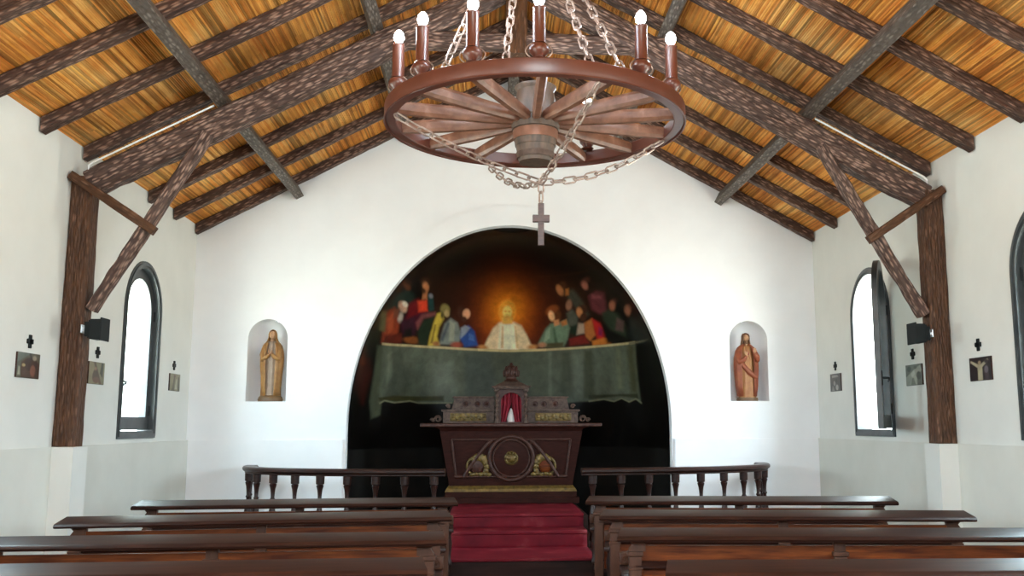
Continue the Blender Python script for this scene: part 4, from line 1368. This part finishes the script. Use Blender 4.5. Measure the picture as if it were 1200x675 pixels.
def hand(bm, M, s=1.0):
    """small open hand: palm, four fingers of unequal length, thumb from the side; fingers along +z of M"""
    ellipsoid(bm, (0, 0, .012 * s), .011 * s, .0055 * s, .014 * s, 10, 8, M)
    for i, (x, l) in enumerate(((-.008, .020), (-.003, .024), (.003, .022), (.008, .017))):
        pts = [(x * s, 0, .018 * s), (x * 1.05 * s, -.001 * s, (.018 + l * .5) * s), (x * 1.1 * s, -.004 * s, (.018 + l) * s)]
        tube(bm, [M @ Vector(p) for p in pts], [.0032 * s, .0029 * s, .0022 * s], 6)
    tube(bm, [M @ Vector(p) for p in ((.009 * s, 0, .008 * s), (.015 * s, -.003 * s, .016 * s), (.016 * s, -.005 * s, .026 * s))], [.0036 * s, .0032 * s, .0024 * s], 6)

# veiled statue with joined hands, left niche
st = thing('statue', (-2.487, YB + .085, 1.797), 'small ochre statue of a veiled praying woman in the niche left of the arch', 'statue', 'statues in the wall niches')
bm = BM()
lathe(bm, [(.125, 0), (.128, .02), (.118, .045), (.10, .062), (.04, .066)], Matrix.Diagonal((1, .72, 1, 1)), 28)
to_obj('base', bm, M_BASE, st, smooth=.8)
bm = BM()
loft(bm, [(.055, .088, .062, 0, 0), (.16, .080, .056, 0, 0), (.30, .078, .055, 0, 0), (.42, .074, .052, 0, 0), (.50, .066, .046, 0, 0), (.55, .070, .044, 0, 0), (.60, .066, .04, 0, 0), (.625, .035, .03, 0, 0)], 56, 13, .09)
to_obj('dress', bm, M_GOWN2, st, smooth=1.4)
bm = BM()                                     # mantle open at the front, from the crown to the feet
A0, A1 = -PI / 2 + .42, 3 * PI / 2 - .42
rg = [(.058, .104, .078, 0, .004), (.15, .102, .076, 0, .004), (.27, .108, .078, 0, .002), (.36, .118, .080, 0, 0), (.45, .120, .076, 0, 0), (.52, .112, .068, 0, 0), (.575, .098, .056, 0, 0), (.605, .076, .050, 0, .002)]
loft(bm, rg, 64, 11, .05, A0, A1, cap=False)
o = to_obj('mantle', bm, M_GOWN, st, smooth=1.4)
sl = o.modifiers.new('thick', 'SOLIDIFY'); sl.thickness = .006
bm = BM()
rv = [(.598, .080, .052, 0, .002), (.63, .058, .046, 0, .004), (.66, .047, .047, 0, .004), (.70, .044, .047, 0, .004), (.725, .037, .040, 0, .005), (.742, .022, .026, 0, .005), (.748, .004, .004, 0, .005)]
loft(bm, rv, 48, 11, .03, -PI / 2 + .80, 3 * PI / 2 - .80, cap=False)
o = to_obj('veil', bm, M_GOWN, st, smooth=1.4)
sl = o.modifiers.new('thick', 'SOLIDIFY'); sl.thickness = .005
to_obj('head', head_bm((0, -.010, .686), .90), M_SKIN, st, smooth=1.2)
for s in (-1, 1):
    bm = BM()
    tube(bm, [(s * .078, -.015, .55), (s * .088, -.035, .48), (s * .078, -.058, .435), (s * .042, -.074, .455), (s * .012, -.080, .485)], [.026, .030, .028, .022, .016], 12)
    to_obj('sleeve', bm, M_GOWN, st, smooth=1.4)
    bm = BM()
    hand(bm, Matrix.Translation((s * .007, -.086, .482)) @ Matrix.Rotation(s * PI / 2, 4, 'Z') @ Matrix.Rotation(math.radians(8), 4, 'X'), 1.25)
    to_obj('hand', bm, M_SKIN, st, smooth=1.2)

# bearded statue in a red cloak, right niche
st = thing('statue', (2.535, YB + .085, 1.800), 'statue of a bearded man in red and gold robes, right of the arch', 'statue', 'statues in the wall niches')
bm = BM()
lathe(bm, [(.115, 0), (.118, .02), (.11, .038), (.04, .042)], Matrix.Diagonal((1, .72, 1, 1)), 28)
to_obj('base', bm, M_BASE, st, smooth=.8)
bm = BM()
loft(bm, [(.035, .096, .064, 0, 0), (.12, .088, .060, 0, 0), (.25, .080, .056, 0, 0), (.38, .076, .054, 0, 0), (.46, .074, .05, 0, 0), (.53, .080, .046, 0, 0), (.575, .070, .042, 0, 0), (.60, .036, .03, 0, 0)], 56, 12, .10)
to_obj('tunic', bm, M_GOLDR, st, smooth=1.4)
bm = BM()
A0, A1 = -PI / 2 + .55, 3 * PI / 2 - .55
rg = [(.05, .108, .074, 0, .004), (.16, .122, .078, 0, .004), (.28, .130, .080, 0, .002), (.38, .134, .080, 0, 0), (.46, .130, .074, 0, 0), (.53, .116, .064, 0, 0), (.575, .092, .052, 0, 0), (.60, .06, .044, 0, .002), (.615, .040, .038, 0, .004)]
loft(bm, rg, 64, 9, .06, A0, A1, cap=False)
o = to_obj('cloak', bm, M_REDR, st, smooth=1.4)
sl = o.modifiers.new('thick', 'SOLIDIFY'); sl.thickness = .006
bm = BM()                                     # cloth fold drawn across the front
tube(bm, [(-.095, -.035, .46), (-.04, -.046, .37), (.02, -.048, .30), (.075, -.045, .26), (.105, -.03, .25)], [.016, .026, .032, .028, .02], 12)
to_obj('sash_fold', bm, M_REDR, st, smooth=1.4)
to_obj('head', head_bm((0, -.008, .672), .90), M_SKIN, st, smooth=1.2)
bm = BM()
loft(bm, [(.585, .056, .036, 0, .012), (.62, .054, .040, 0, .008), (.66, .046, .046, 0, .004), (.70, .044, .047, 0, .004), (.722, .034, .036, 0, .004), (.735, .006, .006, 0, .004)], 40, 15, .06, -PI / 2 + .75, 3 * PI / 2 - .75, cap=False)
ellipsoid(bm, (0, -.036, .634), .017, .014, .024, 14, 10)
o = to_obj('hair', bm, M_HAIR, st, smooth=1.4)
sl = o.modifiers.new('thick', 'SOLIDIFY'); sl.thickness = .005
bm = BM()
tube(bm, [(-.088, -.01, .53), (-.102, -.03, .46), (-.088, -.058, .415), (-.045, -.076, .44), (-.018, -.084, .48)], [.028, .034, .032, .026, .017], 12)
to_obj('sleeve', bm, M_REDR, st, smooth=1.4)
bm = BM()
tube(bm, [(.088, -.01, .53), (.108, -.03, .47), (.102, -.06, .44), (.086, -.078, .47), (.072, -.084, .51)], [.028, .034, .03, .024, .016], 12)
to_obj('sleeve', bm, M_REDR, st, smooth=1.4)
for p, r in (((-.014, -.086, .485), -.5), ((.070, -.087, .515), .1)):
    bm = BM()
    hand(bm, Matrix.Translation(p) @ Matrix.Rotation(r, 4, 'Y'), 1.25)
    to_obj('hand', bm, M_SKIN, st, smooth=1.2)
bm = BM()
ellipsoid(bm, (0, -.064, .505), .014, .010, .016, 12, 8)
to_obj('heart', bm, M_REDV, st, smooth=1.4)

# ------------------------------------------------------------------ wall tiles, crosses, floodlights
M_TILE = paint_mat('painted_tile', rough=.35)
def tile(sx, yc, zc, w, h, shapes, base, label):
    x = sx * HW
    t = thing('station_tile', (x, yc, zc), label, 'picture tile', 'picture tiles along the side walls')
    bm = BM()
    x0, x1 = sorted((0, -sx * .010))
    box(bm, x0, x1, -w / 2, w / 2, -h / 2, h / 2, bev=.002)
    to_obj('tile_body', bm, M_ALTAR2, t)
    n_ = 56
    u = np.linspace(-.5, .5, n_)
    U, Wv = np.meshgrid(u, u)
    V = np.stack([np.full(n_ * n_, -sx * .0115), U.ravel() * w * .98 * -sx, Wv.ravel() * h * .98], -1)
    I = np.arange(n_ * n_).reshape(n_, n_)
    F = np.stack([I[:-1, :-1], I[1:, :-1], I[1:, 1:], I[:-1, 1:]], -1).reshape(-1, 4)
    me = bpy.data.meshes.new('picture')
    me.from_pydata(V.tolist(), [], F.tolist())
    me.update()
    # picture space: x to the right as seen from the nave, unit square
    set_paint(me, paint(U.ravel(), Wv.ravel(), shapes, base, .62))
    me.materials.append(M_TILE)
    link(bpy.data.objects.new('picture', me), t)
def pp(col, *pts, soft=.03):
    return ('p', col, soft, list(pts))
def pe(col, x, z, rx, rz, ro=0, soft=.03):
    return ('e', col, soft, [x, z, rx, rz, ro])
T1 = [pp((92, 62, 46), -.3, -.5, -.34, .1, -.1, .3, .3, .24, .5, .1, .5, -.5), pe((70, 48, 38), .1, .05, .3, .28), pe((210, 190, 140), -.22, .0, .07, .06), pp((120, 130, 120), -.5, .5, -.5, .1, -.2, .3, .1, .5), pp((50, 38, 30), .0, .5, .1, .2, .16, .2, .08, .5), pe((150, 90, 70), .2, -.2, .12, .22), pp((200, 205, 180), -.46, -.4, -.36, -.4, -.38, -.1, -.44, -.05), pe((170, 160, 140), .25, .32, .09, .1)]
T2 = [pp((150, 140, 105), -.5, -.5, -.5, .5, -.1, .5, .1, -.1), pp((96, 72, 50), -.22, .5, -.1, .5, .34, -.5, .18, -.5), pe((88, 66, 48), -.1, -.1, .16, .3, .2), pe((170, 130, 100), -.08, .2, .07, .08), pp((60, 60, 46), .28, .5, .42, .5, .4, -.2, .2, .0), pe((120, 80, 60), -.02, -.32, .2, .14)]
T3 = [pp((160, 152, 120), -.5, -.5, -.5, .5, .5, .5, .5, -.5, soft=.05), pp((110, 100, 72), -.3, -.5, -.1, .4, .0, .4, -.05, -.5), pp((200, 196, 170), .0, -.4, .1, .2, .2, .2, .22, -.4), pe((120, 88, 64), -.05, .36, .08, .08), pp((90, 84, 60), .3, -.5, .28, .3, .4, .4, .45, -.5)]
T4 = [pp((200, 190, 160), -.12, -.5, -.12, .05, -.45, .3, -.42, .38, -.08, .2, .05, .2, .36, .42, .4, .34, .1, .06, .1, -.5), pe((180, 160, 130), -.02, .26, .07, .09), pe((70, 60, 64), .3, .3, .1, .08), pe((130, 120, 130), .28, -.05, .09, .16), pp((80, 66, 70), .22, -.5, .2, -.2, .38, -.2, .42, -.5), pp((60, 52, 56), -.4, -.5, -.42, -.1, -.25, -.1, -.2, -.5)]
T5 = [pp((176, 182, 166), -.5, -.5, -.5, -.1, .1, .3, .4, .45, .5, .2, .2, -.1, .2, -.5), pe((60, 66, 58), -.28, .3, .12, .14), pe((70, 74, 64), .3, -.05, .14, .2), pe((210, 212, 200), -.05, .05, .09, .16, .5), pp((110, 116, 100), -.2, -.5, -.1, -.15, .0, -.15, .1, -.5), pe((90, 92, 80), .1, .36, .1, .08)]
T6 = [pp((80, 82, 80), -.5, -.5, -.5, .5, .5, .5, .5, -.5, soft=.05), pp((168, 168, 164), -.3, .42, .2, .42, .3, .3, -.3, .28), pe((170, 170, 166), -.1, -.05, .1, .14), pe((185, 184, 180), .15, -.3, .13, .16), pe((60, 62, 60), .1, .08, .1, .12), pp((150, 150, 146), -.4, -.5, -.3, -.2, -.2, -.2, -.1, -.5)]
tile(-1, 6.548, 1.948, .315, .166, T1, (104, 100, 84), 'brown picture tile on the left wall, on the near side of the truss post')
tile(-1, 7.655, 1.957, .30, .172, T2, (150, 146, 112), 'pale ochre picture tile under the black floodlight left of the shut window')
tile(-1, 9.52, 1.968, .305, .165, T3, (150, 146, 118), 'small pale tile on the left wall between the shut window and the corner')
tile(1, 6.575, 1.942, .305, .168, T4, (52, 42, 46), 'dark tile with a pale outstretched figure on the right wall beyond the post')
tile(1, 7.650, 1.955, .305, .172, T5, (112, 116, 104), 'grey-green picture tile under the black floodlight beside the open window')
tile(1, 9.45, 1.972, .295, .178, T6, (76, 78, 76), 'small grey tile on the right wall between the open window and the corner')
for sx, y, z, lb in ((-1, 6.557, 2.108, 'tiny black cross above the brown tile nearest on the left wall'), (-1, 7.665, 2.118, 'tiny black cross between the left floodlight and the ochre tile'), (-1, 9.49, 2.13, 'tiny black cross above the small pale tile by the left corner'),
                     (1, 6.594, 2.116, 'tiny black cross above the dark tile with a pale figure'), (1, 7.665, 2.128, 'tiny black cross between the right floodlight and the grey-green tile'), (1, 9.452, 2.138, 'tiny black cross above the small grey tile by the right corner')):
    bm = BM()
    x0, x1 = sorted((0, -sx * .012))
    box(bm, x0, x1, -.017, .017, -.045, .045, bev=.004)
    box(bm, x0, x1, -.040, .040, -.016, .018, bev=.004)
    o = to_obj('wall_cross', bm, M_BLACK)
    o.location = (sx * HW, y, z)
    tag(o, lb, 'cross', 'small crosses above the picture tiles')

for sx, lb in ((-1, 'black floodlight on a bracket fixed to the left truss post'), (1, 'black floodlight on a bracket fixed to the right truss post')):
    f = thing('floodlight', (sx * 3.13, 6.985, 2.235), lb, 'floodlight', 'floodlights on the truss posts')
    s = -sx
    def sbox(bm, a, b, *r, bev=0.0):
        a, b = sorted((s * a, s * b))
        box(bm, a, b, *r, bev=bev)
    bm = BM()
    sbox(bm, .075, .150, -.065, .065, -.075, .068, bev=.006)
    for k in range(5):
        sbox(bm, .062, .078, -.055 + .026 * k, -.049 + .026 * k, -.066, .06)
    to_obj('housing', bm, M_BLACK, f)
    bm = BM()
    sbox(bm, .150, .162, -.078, .078, -.085, .078, bev=.004)
    to_obj('front_bezel', bm, M_BLACK, f)
    bm = BM()
    sbox(bm, .032, .064, -.045, .045, -.055, .05, bev=.005)
    to_obj('driver_box', bm, M_BLACK, f)
    bm = BM()
    sbox(bm, .0, .008, -.03, .03, -.03, .03, bev=.002)
    sbox(bm, .008, .034, -.012, .012, -.012, .012)
    to_obj('bracket', bm, M_STEEL, f)

# ------------------------------------------------------------------ light
w = bpy.data.worlds.new('sky')
SC.world = w
w.use_nodes = True
nt = w.node_tree
N, L = nt.nodes, nt.links
bg = N['Background']
tc = N.new('ShaderNodeTexCoord')
sp = N.new('ShaderNodeSeparateXYZ')
L.new(tc.outputs['Generated'], sp.inputs[0])
cr_ = N.new('ShaderNodeValToRGB')
e = cr_.color_ramp.elements
e[0].position, e[0].color = .47, (*GROUND, 1)
e[1].position, e[1].color = .54, (*SKY, 1)
ma = N.new('ShaderNodeMath')
ma.operation = 'MULTIPLY_ADD'
ma.inputs[1].default_value = .5
ma.inputs[2].default_value = .5
L.new(sp.outputs['Z'], ma.inputs[0])
L.new(ma.outputs[0], cr_.inputs['Fac'])
L.new(cr_.outputs['Color'], bg.inputs['Color'])
bg.inputs['Strength'].default_value = SKY_STR

def portal(name, loc, rot, sx_, sy_):
    l = bpy.data.lights.new(name, 'AREA')
    l.shape = 'RECTANGLE'
    l.size, l.size_y = sx_, sy_
    l.cycles.is_portal = True
    o = bpy.data.objects.new(name, l)
    o.location = loc
    o.rotation_euler = rot
    link(o)
for c in WCL:
    portal('window_daylight', (-HW - TH - .02, c, 2.22), (0, -PI / 2, 0), 1.6, .92)
for c in WCR:
    portal('window_daylight', (HW + TH + .02, c, 2.22), (0, PI / 2, 0), 1.6, .92)

portal('added_gable_daylight', (0, YF - TH - .02, 3.7), (PI / 2, 0, 0), 2.85, 1.95)  # portal for the assumed gable opening behind the camera, added as frontal light

# ------------------------------------------------------------------ camera
F_, PIT, YAW, ROL, PPX = 1113.25, math.radians(8.208), math.radians(4.232), math.radians(.124), 655.82
fwd = Vector((math.sin(YAW) * math.cos(PIT), math.cos(YAW) * math.cos(PIT), math.sin(PIT)))
rt = Vector((math.cos(YAW), -math.sin(YAW), 0))
upv = rt.cross(fwd)
r2 = rt * math.cos(ROL) - upv * math.sin(ROL)
u2 = rt * math.sin(ROL) + upv * math.cos(ROL)
cam = bpy.data.cameras.new('camera')
cam.sensor_width = 36
cam.lens = F_ / 1200 * 36
cam.shift_x = (600 - PPX) / 1200
cam.clip_start = .05
co = bpy.data.objects.new('camera', cam)
co.matrix_world = Matrix(((r2.x, u2.x, -fwd.x, -.229), (r2.y, u2.y, -fwd.y, 0), (r2.z, u2.z, -fwd.z, 1.55), (0, 0, 0, 1)))
link(co)
SC.camera = co
vs = SC.view_settings
vs.view_transform = 'Standard'
vs.look = 'None'
vs.gamma = 1
vs.exposure = EXPOSURE
vs.use_curve_mapping = False
SC.cycles.use_denoising = True
SC.cycles.max_bounces = 14
SC.cycles.diffuse_bounces = 8
SC.cycles.sample_clamp_indirect = 12
SC.cycles.caustics_reflective = False
SC.cycles.caustics_refractive = False
